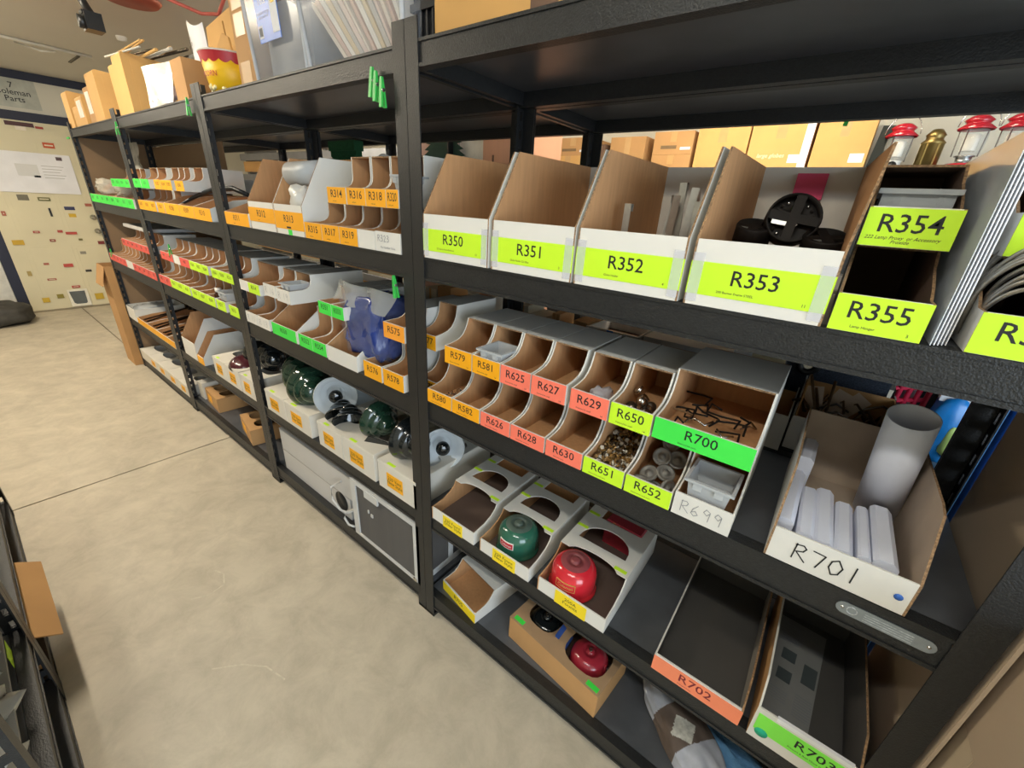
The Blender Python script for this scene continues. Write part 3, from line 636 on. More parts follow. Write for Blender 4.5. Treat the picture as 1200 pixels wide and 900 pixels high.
b.prism([(0, 0), (0, .095), (.05, .13), (.40, .13), (.40, 0)], 'x', -hw, -hw + .004, KRAFT, ODK, WHITE); b.prism([(0, 0), (0, .095), (.05, .13), (.40, .13), (.40, 0)], 'x', hw - .004, hw, ODK, KRAFT, CORR)
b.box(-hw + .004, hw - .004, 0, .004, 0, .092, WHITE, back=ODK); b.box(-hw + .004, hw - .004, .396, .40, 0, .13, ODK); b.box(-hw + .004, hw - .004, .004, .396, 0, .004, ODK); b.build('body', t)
tg = MB().box(-hw + .006, hw, -.0014, -.0002, .030, .078, mat('tag_spring', '#86f04e', .55, 0, .04)).build('tag', t)
text('R703', .030, INK, tg, (.022, -.0016, .058), sx=1.1); text('Pressure & Repl Check Disc', .0055, SINK, tg, (.012, -.0016, .040), name='small_lettering')
MB().lathe([(0, .0002), (.012, .0002), (.012, .0012), (0, .0012)], mat('teal_dot', '#14b08a', .6, 0, 0), 20, (-.064, -.0006, .028), (0, -1, 0)).build('teal_dot', t)
MB().box(-.05, .075, -.001, .006, .084, .094, PAPER).build('paper_flap', t)
t = thing('printed_sheet', 'dark grey printed leaflet lying inside the R703 tray', 'leaflet', (.19, .21, z2 + .006), R(-4))
MB().box(-.052, .05, -.155, .16, 0, .001, mat('leaflet_grey', '#7f7e7c', .5, 0, .05)).build('sheet', t)
b = MB(); pk = mat('leaflet_ink', '#454c4d', .5, 0, 0); tk = mat('leaflet_text', '#77787a', .5, 0, 0)
for (a, c, d, e) in ((-.03, .0, .02, .055), (-.03, .0, -.045, -.01), (.018, .046, -.02, .04)): b.box(a, c, d, e, .001, .0013, pk)
for k in range(9): b.box(.014, .048, -.06 - .007 * k, -.057 - .007 * k, .001, .0013, tk); b.box(-.04, -.002, .14 - .008 * k, .143 - .008 * k, .001, .0013, tk)
for k in range(5): b.box(-.045, .0, -.075 - .007 * k, -.072 - .007 * k, .001, .0013, tk)
b.build('print', t)
# bottom shelf, nearest bay
z1 = LEV[3][0] + .001
t = bin_('stacking_bin', 'low white bin with a yellow R705 tag turned slightly askew on the bottom shelf', 'bin', -.872, -.672, z1, .095, .046, .30, 's', FYEL, 'R705', -.004, .044, .026, y=.035, rz=R(-9), ink=mat('olive_ink', '#4a4312'))
t = thing('brown_carton', 'brown carton on the bottom shelf with two cut holes holding tanks', 'box', (-.365, .135, z1), R(-6))
b = MB(); b.box(-.178, .178, -.092, -.088, 0, .098, KRAFT); b.box(-.178, .178, .088, .092, 0, .098, KRAFT); b.box(-.178, -.174, -.088, .088, 0, .098, KRAFT); b.box(.174, .178, -.088, .088, 0, .098, KRAFT); b.box(-.174, .174, -.088, .088, 0, .004, DKRAFT); b.build('body', t)
def oval(cx, cy, a, c, n=20, p=.7): return [(cx + a * math.copysign(abs(math.cos(2*math.pi*i/n)) ** p, math.cos(2*math.pi*i/n)), cy + c * math.copysign(abs(math.sin(2*math.pi*i/n)) ** p, math.sin(2*math.pi*i/n))) for i in range(n)]
link('lid', flat_panel([(-.178, -.092), (.178, -.092), (.178, .092), (-.178, .092)], [oval(-.09, .01, .058, .062), oval(.085, .0, .072, .066)], .003, mat('kraft_lid', '#a68765', .8, 0, .08)), t, (0, 0, .097))
for (x, y) in ((-.145, -.078), (.15, -.078)): MB().box(x - .02, x + .02, y - .008, y + .008, .100, .1008, GRN).build('green_sticker', t)
tank('enamel_tank', 'dark red tank in the right hole of the brown carton on the bottom shelf', (-.278, .13, z1 + .018), mat('tank_wine', '#a02a38', .2, 0, .1, 10, coat=.4), None, R(20))
tank('enamel_tank', 'dark tank deep in the left hole of the brown carton on the bottom shelf', (-.455, .15, z1 + .006), BENAM, None, R(20))
o = MB().prism([(-.04, 0), (.0, 0), (.012, .06), (-.03, .09)], 'y', -.02, .03, mat('blue_card', '#2b4a8c', .5, 0, .08)).build('blue_card', None, (-.362, .12, z1 + .02)); tag(o, 'folded blue card between the tanks in the brown carton', 'card')
# patchwork bag and towel
t = thing('patchwork_bag', 'soft grey and brown patchwork bag with a leaf-pattern patch on the bottom shelf', 'bag', (.02, .135, z1), R(-38))
GF = mat('grey_cloth', '#a9adb8', .9, 0, .1, 40); BF2 = mat('brown_cloth', '#5d5048', .9, 0, .1, 40); PF = mat('leaf_cloth', '#b5b4ac', .9, 0, .25, 90)
b = MB(); b.blob((0, 0, .05), (.30, .13, .10), GF, 3, .06, 5, 220, 120, -.05)
for i, f in enumerate(b.f):
    c = sum((Vector(b.v[k]) for k in f), Vector()) / len(f)
    if -.045 < c.x < .055: b.m[i] = b.mi(BF2)
    if abs(c.x - .02) + abs(c.y + .02) * .9 < .035: b.m[i] = b.mi(PF)
b.build('body', t); MB().tube([(-.14, .0, .06), (-.175, .03, .07), (-.16, .06, .05), (-.12, .05, .06)], .007, BF2, 8).build('strap', t)
t = thing('blue_towel', 'rumpled light blue towel beside the patchwork bag on the bottom shelf', 'towel', (.145, .15, z1), R(-20))
TW = mat('blue_terry', '#5f8fb8', .95, 0, .15, 60, .5, 160)
b = MB(); n, m_ = 26, 12
for i in range(n + 1):
    for j in range(m_ + 1):
        x = -.15 + .30 * i / n; y = -.06 + .12 * j / m_
        b.v.append((x, y, .055 + .018 * math.sin(j * 1.3 + x * 9) + .012 * noise.noise(Vector((x * 20, y * 30, 1))) - .9 * max(0, abs(y) - .035)))
for i in range(n):
    for j in range(m_): q = i * (m_ + 1) + j; b.face((q, q + m_ + 1, q + m_ + 2, q + 1), TW, True)
b.build('cloth', t); MB().box(-.148, .148, -.05, .05, 0, .03, TW).build('fold', t)

# ------------------------------------------------------------------ third bay (blue bag)
def z(bay, lev): return LEV[bay][lev] + .001
zz = z(2, 3)
G4 = 'orange-tagged bins on the upper shelf, third bay'
bin_('stacking_bin', 'open orange-tagged bin R311 with clear bags in it, beside the post', 'bin', -2.14, -1.912, zz, .10, .05, .36, 't', YEL, 'R311', 0, .05, .030, 'small parts', G4)
bin_('tall_parts_box', 'tall white box with brown inside tagged R312', 'box', -1.896, -1.684, zz, .252, .10, .40, 'p', YEL, 'R312', .028, .052, .034, 'parts', 'tall orange-tagged boxes')
t = bin_('tall_parts_box', 'tall white box tagged R313 holding a frosted tube and a white bag', 'box', -1.682, -1.478, zz, .252, .10, .40, 'p', YEL, 'R313', .018, .060, .034, None, 'tall orange-tagged boxes')
MB().box(-.02, .01, -.0016, -.0002, .022, .028, INK).build('ink_bar', t)
tag(MB().box(-.012, .012, -.0016, -.0002, 0, .018, GRN).build('green_mark', t), 'green mark')
b = MB(); AXT = (1, .25, .06)
b.lathe([(.036, 0), (.040, 0), (.040, .17), (0, .17)], FROST, 24, (0, 0, 0), AXT); b.lathe([(.036, 0), (.036, .16), (0, .16)], FROST, 24, (0, 0, 0), AXT)
tag(b.build('frosted_tube', None, (-1.665, .075, zz + .20)), 'frosted plastic tube lying on top of the R313 box', 'tube')
tag(MB().blob((-1.555, .06, zz + .105), (.10, .10, .11), mat('white_bag', '#d9d8d2', .3, 0, .06, 12, alpha=.9), 5, .22, 5, 18, 10).build('white_plastic_bag'), 'crumpled white plastic bag in the R313 box', 'bag')
o = MB().lathe([(0, .02), (.028, .012), (.03, 0), (.028, -.012), (0, -.02)], FROST, 20, (-1.50, .36, zz + .265), (.5, -.8, .2)).build('frosted_disc'); tag(o, 'frosted disc leaning at the back top of the R313 box', 'disc')
for n_, a, c in (('R315', -1.474, -1.369), ('R317', -1.367, -1.266), ('R319', -1.264, -1.167)):
    bin_('stacking_bin', 'empty stacking bin tagged %s in the lower tier of the third bay' % n_, 'bin', a, c, zz, .116, .052, .34, 'j', tagm=YEL, txt=n_, tsize=.030, sub='small parts', group=G4)
bin_('stacking_bin', 'untagged white bin between R319 and R323', 'bin', -1.165, -1.082, zz, .116, .052, .34, 'j', group=G4)
t = bin_('stacking_bin', 'white bin with R323 and a note handwritten on it, at the post', 'bin', -1.080, -.966, zz, .118, .054, .34, 'j', hand=None, group=G4)
handwriting('R323', .017, .0018, PENCIL, t, (-.018, -.0008, .036)); text('No Number Valve', .009, PENCIL, t, (0, -.0008, .012), shear=.2)
for n_, a, c in (('R314', -1.308, -1.208), ('R316', -1.203, -1.112), ('R318', -1.110, -1.019), ('R320', -1.017, -.965)):
    bin_('stacking_bin', 'stacking bin tagged %s in the upper tier of the third bay' % n_, 'bin', a, c, zz + .117, .135, .046, .34, 'j', tagm=YEL, txt=n_, tsize=.030, sub='small parts', group=G4, tsx=.62 if n_ == 'R320' else 1)
tub('small clear plastic tub in the R320 bin', -.99, .06, zz + .165, .02, .04, .035)
# third bay, third shelf
zz = z(2, 2); G3 = 'bins on the third shelf, third bay'
bin_('stacking_bin', 'lower bin with a pencilled white front by the third-bay post', 'bin', -2.135, -2.02, zz, .145, .05, .27, 'j', hand='R511', group=G3)
bin_('stacking_bin', 'second lower bin with a pencilled white front, left of the R550 bin', 'bin', -2.015, -1.90, zz, .145, .05, .27, 'j', hand='R513', group=G3)
bin_('stacking_bin', 'upper bin tagged R514 in lime', 'bin', -2.135, -1.93, zz + .150, .12, .045, .27, 'j', tagm=LIME, txt='R514', tsize=.024, tx=(.45, .97), group=G3)
bin_('stacking_bin', 'upper bin with a pencilled white front, right of the R514 bin', 'bin', -1.89, -1.785, zz + .165, .105, .050, .27, 'j', hand='R516', group=G3)
t = bin_('stacking_bin', 'upper pencilled white bin with a clear tub in it, above the R550 bin', 'bin', -1.78, -1.665, zz + .160, .11, .052, .33, 'j', hand='R519', group=G3)
tub('clear plastic tub in the pencilled bin above the R550 bin', -1.722, .055, zz + .20, .036, .042, .035)
bin_('open_tray', 'wide open bin tagged R550 in green', 'bin', -1.873, -1.655, zz, .15, .052, .33, 't', GRN, 'R550', 0, .052, .028, tx=(.0, .95), group=G3)
bin_('stacking_bin', 'lower bin tagged R552 in green', 'bin', -1.642, -1.54, zz, .15, .052, .3, 'j', tagm=GRN, txt='R552', tsize=.028, group=G3)
bin_('stacking_bin', 'lower bin tagged R554 in green', 'bin', -1.538, -1.438, zz, .15, .052, .3, 'j', tagm=GRN, txt='R554', tsize=.028, group=G3)
bin_('stacking_bin', 'upper bin tagged R551 in green, left of R553', 'bin', -1.458, -1.374, zz + .172, .09, .045, .3, 'j', tagm=GRN, txt='R551', tsize=.026, group=G3, y=.003, tsx=.9)
bin_('stacking_bin', 'upper bin tagged R553 in green, beside the blue bag', 'bin', -1.372, -1.296, zz + .172, .09, .045, .3, 'j', tagm=GRN, txt='R553', tsize=.026, group=G3, y=.003, tsx=.85)
bin_('open_tray', 'white open box holding the blue bag, writing rubbed off its front', 'box', -1.433, -1.238, zz - .004, .14, .058, .33, 't', group=G3)
bin_('stacking_bin', 'lower bin tagged R576 in orange-yellow', 'bin', -1.198, -1.098, zz, .15, .058, .3, 'j', tagm=YEL, txt='R576', tsize=.03, group=G3)
bin_('stacking_bin', 'lower bin tagged R578 in orange-yellow, at the post of the third bay', 'bin', -1.089, -.984, zz, .15, .058, .3, 'j', tagm=YEL, txt='R578', tsize=.03, group=G3)
bin_('stacking_bin', 'upper bin tagged R575 in orange, above R578', 'bin', -1.070, -.968, zz + .170, .095, .05, .3, 'j', tagm=mat('tag_orange2', '#f5a030', .55, 0, .04), txt='R575', tsize=.03, group=G3)
t = thing('blue_bag', 'clear plastic bag bulging with blue material in the white open box', 'bag', (-1.25, .12, zz + .04))
BL_ = mat('blue_fill', '#1c3174', .22, 0, .2, 18, .9, 26)
MB().blob((0, 0, .108), (.225, .19, .225), BL_, 6, .07, 7, 60, 36, power=.45).build('blue_contents', t)
b = MB(); b.blob((.0, 0, .113), (.24, .205, .245), mat('bag_film', '#cfd6ea', .08, 0, .08, 20, .8, 30, alpha=.09, spec=1), 8, .08, 6, 30, 18, power=.45); b.build('clear_film', t)
b = MB(); CF = mat('grey_film', '#b9bbb6', .12, 0, .06, 20, .6, 26, alpha=.5, spec=.8)
n = 14
for i in range(n + 1):
    a = -.14 + .30 * i / n
    for j in range(5): b.v.append((a * (1 + .12 * j / 4) - .02, -.085 + .012 * math.sin(i * .9 + j * .5) + .03 * j / 4, .185 + .065 * j / 4 + .006 * math.sin(i * .8)))
for i in range(n):
    for j in range(4): q = i * 5 + j; b.face((q, q + 5, q + 6, q + 1), CF, True)
b.build('open_mouth', t)
# third bay, second shelf: vent boxes and enamel vents
zz = z(2, 1); VG = 'white vent boxes with orange-yellow tags'
VT = mat('vent_tag', '#f3ac12', .55, 0, .04)
def vent_box(label, xa, xb, zb, h, y=0, d=.40, txt='220 Vent\nNew Style', hole=True, m=None, tagmat=None, tagw=.42, group=VG, rz=0):
    wd = xb - xa; hw = wd / 2; m = m or mat('offwhite_card', '#d9d3c6', .7, 0, .05, 5)
    t = thing('vent_box', label, 'box', ((xa + xb) / 2, y, zb), rz, group)
    b = MB(); b.box(-hw, hw, 0, .004, 0, h, m); b.box(-hw, hw, d - .004, d, 0, h, m); b.box(-hw, -hw + .004, .004, d - .004, 0, h, m); b.box(hw - .004, hw, .004, d - .004, 0, h, m); b.box(-hw + .004, hw - .004, .004, d - .004, 0, .004, DKRAFT)
    b.box(-hw, hw, -.0015, 0, h - .012, h, m); b.build('body', t)
    holes = [oval(0, d * .32, hw * .74, d * .10), oval(0, d * .68, hw * .74, d * .10)] if hole else []
    link('lid', flat_panel([(-hw, 0), (hw, 0), (hw, d), (-hw, d)], holes, .003, m), t, (0, 0, h - .001))
    if txt is not None:
        tw = min(.095, wd * tagw); th = h * .52
        tg = MB().box(-tw / 2 - wd * .05, tw / 2 - wd * .05, -.0012, -.0002, h * .2, h * .2 + th, tagmat or VT).build('tag', t)
        text(txt, th * .34, mat('olive_ink', '#4a4312'), tg, (-wd * .05, -.0014, h * .2 + th * .5), sx=min(1, tw / .085))
    if hole and zb > .3: MB().box(-hw * .55, -hw * .15, .004, .016, h + .002, h + .0026, LIME).build('lime_sticker', t)
    return t
for lb, xa, xb, h in (('first white vent box in the third bay, against the left post', -2.095, -1.900, .112), ('white vent box with the large bright green vent standing on it', -1.896, -1.665, .112), ('white vent box with black and white vents, middle of the third bay', -1.598, -1.412, .118), ('white vent box with torn dark slot, fourth in the third bay', -1.408, -1.190, .122), ('white vent box at the post of the third bay, rightmost', -1.166, -.948, .118)):
    vent_box(lb, xa, xb, zz, h)
VP = [(.098, 0), (.1, .003), (.098, .008), (.090, .022), (.078, .034), (.073, .036), (.072, .052), (.066, .060), (.052, .063), (.049, .066), (.048, .078), (.042, .092), (.028, .102), (.012, .106), (0, .106)]
VI = [(.098, 0), (.088, .020), (.070, .034), (.068, .052), (.045, .060), (.044, .076), (.024, .096), (.0, .1)]
def vent(label, loc, ax, m, inner=None, s=1, hub=False, group=None):
    t = thing('enamel_vent', label, 'vent', loc, 0, group)
    MB().lathe([(a * s, c * s) for a, c in VP], m, 40, (0, 0, 0), ax).build('shell', t)
    MB().lathe([(a * s, c * s) for a, c in VI], inner or m, 40, (0, 0, 0), ax).build('lining', t)
    if hub: MB().lathe([(.030 * s, .02), (.032 * s, .0), (.012 * s, -.006), (0, -.006)], BENAM, 24, (0, 0, 0), ax).build('hub', t)
    return t
vz = zz + .112
AX = (1, -.42, .05)
vent('shiny dark green enamel vent on the first white box, beside the post', (-2.03, .17, vz + .068), AX, GENAM, s=.95)
vent('shiny green enamel vent leaning behind the large bright green one', (-1.93, .13, vz + .075), AX, GENAM, s=.98)
vent('large shiny green enamel vent standing upright on a white vent box', (-1.80, .09, vz + .074), AX, GENAM, s=1.02)
vent('white enamel vent with dark hub, inside facing out, third bay', (-1.60, .10, vz + .085), (-1, .62, -.2), WENAM, WENAM, .92, True)
vent('second white enamel vent behind the dark-hubbed one', (-1.62, .24, vz + .085), (-1, .5, -.15), WENAM, WENAM, .92)
vent('left of the two black enamel vents, edge on, in the third white box', (-1.515, .075, vz + .030), (-.8, .55, .75), BENAM, BENAM, .72)
vent('right of the two black enamel vents, edge on, in the third white box', (-1.445, .065, vz + .034), (-.8, .55, .75), BENAM, BENAM, .72)
vent('dark green enamel vent on the fourth white box, dome to the right', (-1.31, .115, vz + .080), (1, -.1, -.12), GENAM, s=.86)
vent('very dark enamel vent half hidden by the post, third bay', (-1.10, .10, vz + .085), (1, -.1, -.05), BENAM, s=.9)
vent('dark enamel vent lying flat behind the post in the rightmost vent box', (-1.06, .33, vz + .075), (1, -.3, .1), GENAM, s=.8)
vent('white enamel vent with dark centre, standing just right of the post', (-.975, .155, vz + .060), (-1, .85, -.25), WENAM, WENAM, .82, True)
for k, (x, y) in enumerate(((-1.255, .055),)):
    o = MB().prism([(-.055, 0), (.06, .0), (.05, .02), (-.03, .034)], 'y', 0, .004, BENAM).build('enamel_strip', None, (x, y, vz + .006), (0, 0, R(25))); tag(o, 'thin dark enamel blade lying on the fourth white vent box', 'blade')
# third bay, bottom shelf
zz = z(2, 0); CW = mat('grey_white_carton', '#c2bfba', .7, 0, .05, 4)
for lb, zb, x1, h in (('lower of two long white cartons on the bottom shelf of the third bay', zz, -1.462, .125), ('upper of two long white cartons, shifted over the lower one', zz + .126, -1.405, .125)):
    t = thing('white_carton', lb, 'box', (-2.09, .03, zb), R(0)); MB().box(0, x1 + 2.09, 0, .30, 0, h, CW).build('body', t)
    MB().box(.0, x1 + 2.09, -.001, 0, h - .006, h, mat('carton_edge', '#a5a19a', .7)).build('flap', t)
    if zb == zz: MB().lathe([(.0, .0), (.05, 0), (.05, .0015), (0, .0015)], BLACK, 20, (x1 + 2.09 - .07, -.0008, .075), (0, -1, 0)).build('opening', t)
for k, pts in enumerate(([(-1.50, .02, zz + .21), (-1.545, -.005, zz + .17), (-1.545, -.008, zz + .10), (-1.50, .0, zz + .06), (-1.46, .015, zz + .055), (-1.425, .03, zz + .08)], [(-1.415, .02, zz + .10), (-1.455, .0, zz + .07), (-1.465, -.003, zz + .035), (-1.44, .0, zz + .008), (-1.41, .012, zz + .006)])):
    tag(MB().tube(pts, .005, mat('white_cable', '#cfcdc8', .5), 8).build('white_cable'), ('upper' if k == 0 else 'lower') + ' white cable loop hanging beside the long white cartons', 'cable')
t = thing('grille_unit', 'white-framed appliance with a dark louvred grille on the bottom shelf', 'appliance', (-1.385, .0, zz), 0)
FR = mat('frame_white', '#c9c8c4', .5, 0, .05, 8); LV = mat('louvre_grey', '#55524f', .55, 0, .12, 12)
b = MB(); Wd, Hh, Dd = .44, .295, .36
b.box(0, Wd, .012, Dd, 0, Hh, LV); b.build('body', t)
b = MB(); b.box(0, .034, 0, .02, 0, Hh, FR); b.box(Wd - .034, Wd, 0, .02, 0, Hh, FR); b.box(.034, Wd - .034, 0, .02, 0, .014, FR); b.box(.034, Wd - .034, 0, .02, Hh - .016, Hh, FR)
b.box(.10, .19, -.002, .02, Hh - .045, Hh - .010, FR); b.box(Wd - .002, Wd + .002, .012, Dd, 0, .03, FR); b.box(Wd - .002, Wd + .002, .012, Dd, Hh - .03, Hh, FR); b.box(Wd - .002, Wd + .002, .15, .175, .03, Hh - .03, FR); b.build('frame', t)
for k in range(24): MB().prism([(.004, 0), (.016, 0), (.016, .0085), (.010, .0085)], 'x', .034, Wd - .034, LV).build('louvre', t, (0, 0, .016 + k * .0108))
for k in range(2): MB().box(.11 + .02 * k, .118 + .026 * k, .002, .006, .17 - .01 * k, .185 - .01 * k, FR).build('switch', t)
MB().box(.40, .42, -.003, .0, .003, .018, CHROME).build('latch', t)

# ------------------------------------------------------------------ second bay from the far end
def row(bay, shelf, tier, lst, zb, h, l, grp, where, d=.27, tsize=.024, start=0):
    for i, (a, c, m, tx_) in enumerate(lst):
        lb = '%s %s-tagged bin from the left in the %s tier, %s' % (ORD[i + start], CN.get(m.name, 'white') if m else 'un', tier, where)
        if not m: lb = '%s bin from the left, with a bare white front, in the %s tier, %s' % (ORD[i + start], tier, where)
        lb = lb if m else '%s bin from the left, bare-fronted, %s tier, %s' % (ORD[i + start], tier, where)
        bin_('stacking_bin', lb, 'bin', a, c, zb, h, l, d, 'j', m, tx_, tsize=tsize, group=grp)
zz = z(1, 3); G = 'bins on the upper shelf, second bay'
W1 = 'upper shelf of the second bay'
row(1, 3, 'lower', [(-3.41, -3.305, YEL, 'R301'), (-3.303, -3.195, YEL, 'R303'), (-3.193, -3.088, YEL, 'R305'), (-3.06, -2.945, YEL, 'R307')], zz, .115, .052, G, W1)
for k, (a, c, tx_, lb) in enumerate(((-2.935, -2.712, 'R308', 'left of three wide open trays with brown dividers, orange-tagged, second bay'), (-2.708, -2.512, 'R309', 'middle of three wide open trays under the black strap, orange-tagged, second bay'), (-2.508, -2.30, 'R310', 'right of three wide open trays, tagged R310, second bay'))):
    bin_('open_tray', lb, 'tray', a, c, zz, .105, .055, .36, 't', YEL, tx_, tsize=.032, group='wide open trays')
row(1, 3, 'upper', [(-3.40, -3.262, GRN, 'R251'), (-3.25, -3.105, GRN, 'R253'), (-3.01, -2.905, YEL, 'R302'), (-2.90, -2.822, YEL, 'R304'), (-2.82, -2.737, YEL, 'R305'), (-2.683, -2.567, YEL, 'R306')], zz + .118, .110, .046, G, W1, tsize=.022)
tag(MB().tube([(-2.72, .02, zz + .06), (-2.62, .06, zz + .10), (-2.50, .10, zz + .135), (-2.38, .14, zz + .145), (-2.27, .16, zz + .12)], [.006, .010, .012, .012, .010], BLACK, 8).build('black_strap'), 'black rubber strap lying across the wide open trays', 'strap')
zz = z(1, 2); G = 'bins on the third shelf, second bay'; W1 = 'third shelf of the second bay'
row(1, 2, 'lower', [(-3.41, -3.31, RED, '405'), (-3.305, -3.195, RED, '407'), (-3.19, -3.08, LIME, 'R501'), (-3.078, -2.97, LIME, 'R502'), (-2.968, -2.862, LIME, 'R503'), (-2.842, -2.73, LIME, 'R505'), (-2.728, -2.617, LIME, 'R507'), (-2.615, -2.503, LIME, 'R509'), (-2.483, -2.372, LIME, 'R511'), (-2.328, -2.215, LIME, 'R513')], zz, .150, .052, G, W1)
row(1, 2, 'upper', [(-3.24, -3.13, RED, '404'), (-3.125, -3.025, RED, '406'), (-3.015, -2.92, None, None), (-2.91, -2.765, RED, '408'), (-2.76, -2.675, LIME, 'R500'), (-2.673, -2.588, LIME, 'R502'), (-2.586, -2.50, LIME, 'R504'), (-2.46, -2.373, LIME, 'R506'), (-2.371, -2.286, LIME, 'R508'), (-2.284, -2.20, LIME, 'R510')], zz + .165, .115, .046, G, W1, tsize=.022)
for k, x in enumerate((-2.60, -2.51)):
    t = thing('small_bottle', ('left' if k == 0 else 'right') + ' brown bottle with a white cap in a bin of the second bay', 'bottle', (x, .055, zz + .005))
    MB().lathe([(0, 0), (.022, 0), (.023, .006), (.023, .045), (.012, .058), (.012, .066), (0, .066)], mat('brown_glass', '#3a2216', .15), 16).build('body', t); MB().lathe([(.016, .06), (.016, .078), (0, .079)], WHITE, 16).build('cap', t)
tub('cream plastic tub in the lime-tagged bins of the second bay', -2.44, .06, zz + .045, .055, .045, .045)
# second shelf
zz = z(1, 1)
bin_('tall_parts_box', 'tall white box with pointed brown sides on the second shelf, second bay', 'box', -3.29, -3.055, zz, .265, .115, .34, 'p')
bin_('open_tray', 'lower white box with an orange-yellow tag beside the tall pointed box', 'box', -3.05, -2.945, zz, .185, .05, .34, 'p', VT, None, 0, .05)
for lb, a, c in (('first white vent box of the second bay, left of its neighbour', -2.77, -2.59), ('middle white vent box of the second bay, with reddish part on top', -2.585, -2.405), ('right white vent box of the second bay, against the post', -2.395, -2.225)):
    vent_box(lb, a, c, zz, .115)
vent('dark enamel vent on the middle vent box of the second bay', (-2.47, .14, zz + .175), AX, BENAM, s=.75)
vent('shiny black enamel vent beside the post, second bay', (-2.33, .16, zz + .185), AX, BENAM, s=.85)
o = MB().lathe([(0, 0), (.07, 0), (.055, .02), (.03, .028), (0, .03)], mat('maroon_enamel', '#4a2026', .2), 24, (0, 0, 0), (.3, -.3, 1)).build('maroon_lid', None, (-2.50, .06, zz + .125)); tag(o, 'maroon enamel lid lying on the middle vent box of the second bay', 'lid')
random.seed(21)
for i in range(12):
    x = random.uniform(-3.42, -3.30); a = random.uniform(-.5, .5)
    tag(MB().tube([(x, .1, zz + .10 + .02 * i), (x + .12 * a, .30, zz + .06 + .02 * i), (x + .14 * a, .42, zz + .10 + .018 * i)], .006, DSTEEL, 6).build('metal_rod'), 'dark metal rod in the heap behind the left post of the second bay', 'rod', 'rods behind the post of the second bay')
zz = z(1, 0)
def holed_brown(lb, x, rz):
    t = thing('brown_carton', lb, 'box', (x, .055, zz), rz, 'brown cartons on the bottom shelf of the second bay')
    b = MB(); b.box(0, .26, 0, .004, 0, .1, KRAFT); b.box(0, .26, .216, .22, 0, .1, KRAFT); b.box(0, .004, .004, .216, 0, .1, KRAFT); b.box(.256, .26, .004, .216, 0, .1, KRAFT); b.box(.004, .256, .004, .216, 0, .004, DKRAFT); b.build('body', t)
    link('lid', flat_panel([(0, 0), (.26, 0), (.26, .22), (0, .22)], [oval(.07, .11, .05, .07), oval(.185, .11, .05, .07)], .003, KRAFT), t, (0, 0, .099))
    MB().box(.05, .13, -.001, 0, .025, .075, VT).build('tag', t)
holed_brown('left brown carton with oval holes, orange tag, bottom shelf of the second bay', -3.30, R(-4))
holed_brown('right brown carton with dark holes near the post, bottom shelf of the second bay', -2.72, R(-10))
vent_box('white holed box behind the left post, bottom shelf of the second bay', -3.42, -3.33, zz, .12, .05, txt=None)

# ------------------------------------------------------------------ farthest bay
zz = z(0, 3); W0 = 'upper shelf of the farthest bay'; G = 'green-tagged bins on the upper shelf, farthest bay'
row(0, 3, 'lower', [(-4.66 + .142 * i, -4.66 + .142 * i + .14, GRN, 'R%d' % (201 + 2 * i)) for i in range(8)], zz, .112, .055, G, W0, tsize=.026)
row(0, 3, 'upper', [(-3.91 + .105 * i, -3.91 + .105 * i + .103, GRN, 'R%d' % (210 + 2 * i)) for i in range(4)], zz + .120, .110, .046, G, W0, tsize=.022)
OR_ = mat('orange_part', '#d88a2e', .5)
for k, (x, y, s) in enumerate(((-4.45, .09, 1.0), (-4.0, .10, 1.1))):
    t = thing('parts_bag', ('left clear bag with orange parts' if k == 0 else 'right clear bag with pale parts') + ' on the green-tagged bins', 'bag', (x, y, zz + .045))
    MB().blob((0, 0, .06), (.26 * s, .14, .11), mat('bag_pale', '#d8d2c2', .2, 0, .1, 30, .5, 40, alpha=.6), 3 + k, .3, 6).build('film', t)
    b = MB()
    for q in range(4): b.tube([(-.06 + .03 * q, -.03, .04), (-.02 + .03 * q, .03, .10)], .010, OR_ if k == 0 else IVORY, 6)
    b.build('parts', t)
t = thing('hanging_clear_bag', 'clear plastic bag hanging below the top shelf in the farthest bay', 'bag', (-4.20, .22, 1.60))
b = MB(); n = 10
for i in range(n + 1):
    for j in range(n + 1): b.v.append((-.13 + .26 * i / n + .01 * math.sin(j), .018 * math.sin(i * 1.9 + j * .8) * (1 - j / n * .6), -.13 + .29 * j / n))
for i in range(n):
    for j in range(n): q = i * (n + 1) + j; b.face((q, q + n + 1, q + n + 2, q + 1), mat('bag_clear2', '#dedbd0', .08, 0, .1, 30, .8, 40, alpha=.55, spec=1), True)
b.build('film', t); MB().tube([(0, 0, .16), (0, .005, .22)], .003, IVORY, 6).build('string', t)
zz = z(0, 2); W0 = 'third shelf of the farthest bay'; G = 'red-tagged bins on the third shelf, farthest bay'
row(0, 2, 'lower', [(-4.66 + .0975 * i, -4.66 + .0975 * i + .095, RED, '3%02d' % (51 + 2 * i)) for i in range(5)] + [(-4.17, -4.085, None, None), (-4.083, -4.0, None, None)] + [(-3.998 + .106 * i, -3.998 + .106 * i + .104, RED, '3%02d' % (65 + 2 * i)) for i in range(5)], zz, .150, .052, G, W0, tsize=.026)
row(0, 2, 'upper', [(-4.105 + .104 * i, -4.105 + .104 * i + .102, RED, '3%02d' % (60 + 2 * i)) for i in range(6)], zz + .165, .115, .046, G, W0, tsize=.026)
tag(MB().box(-4.1, -3.55, .03, .30, z(0, 2) + .29, z(0, 2) + .31, CW).build('flat_white_box'), 'flat white box lying on the upper red-tagged bins', 'box')
zz = z(0, 1)
t = thing('open_carton', 'open white carton with a shiny lining at the end of the farthest bay', 'box', (-4.65, .0, zz))
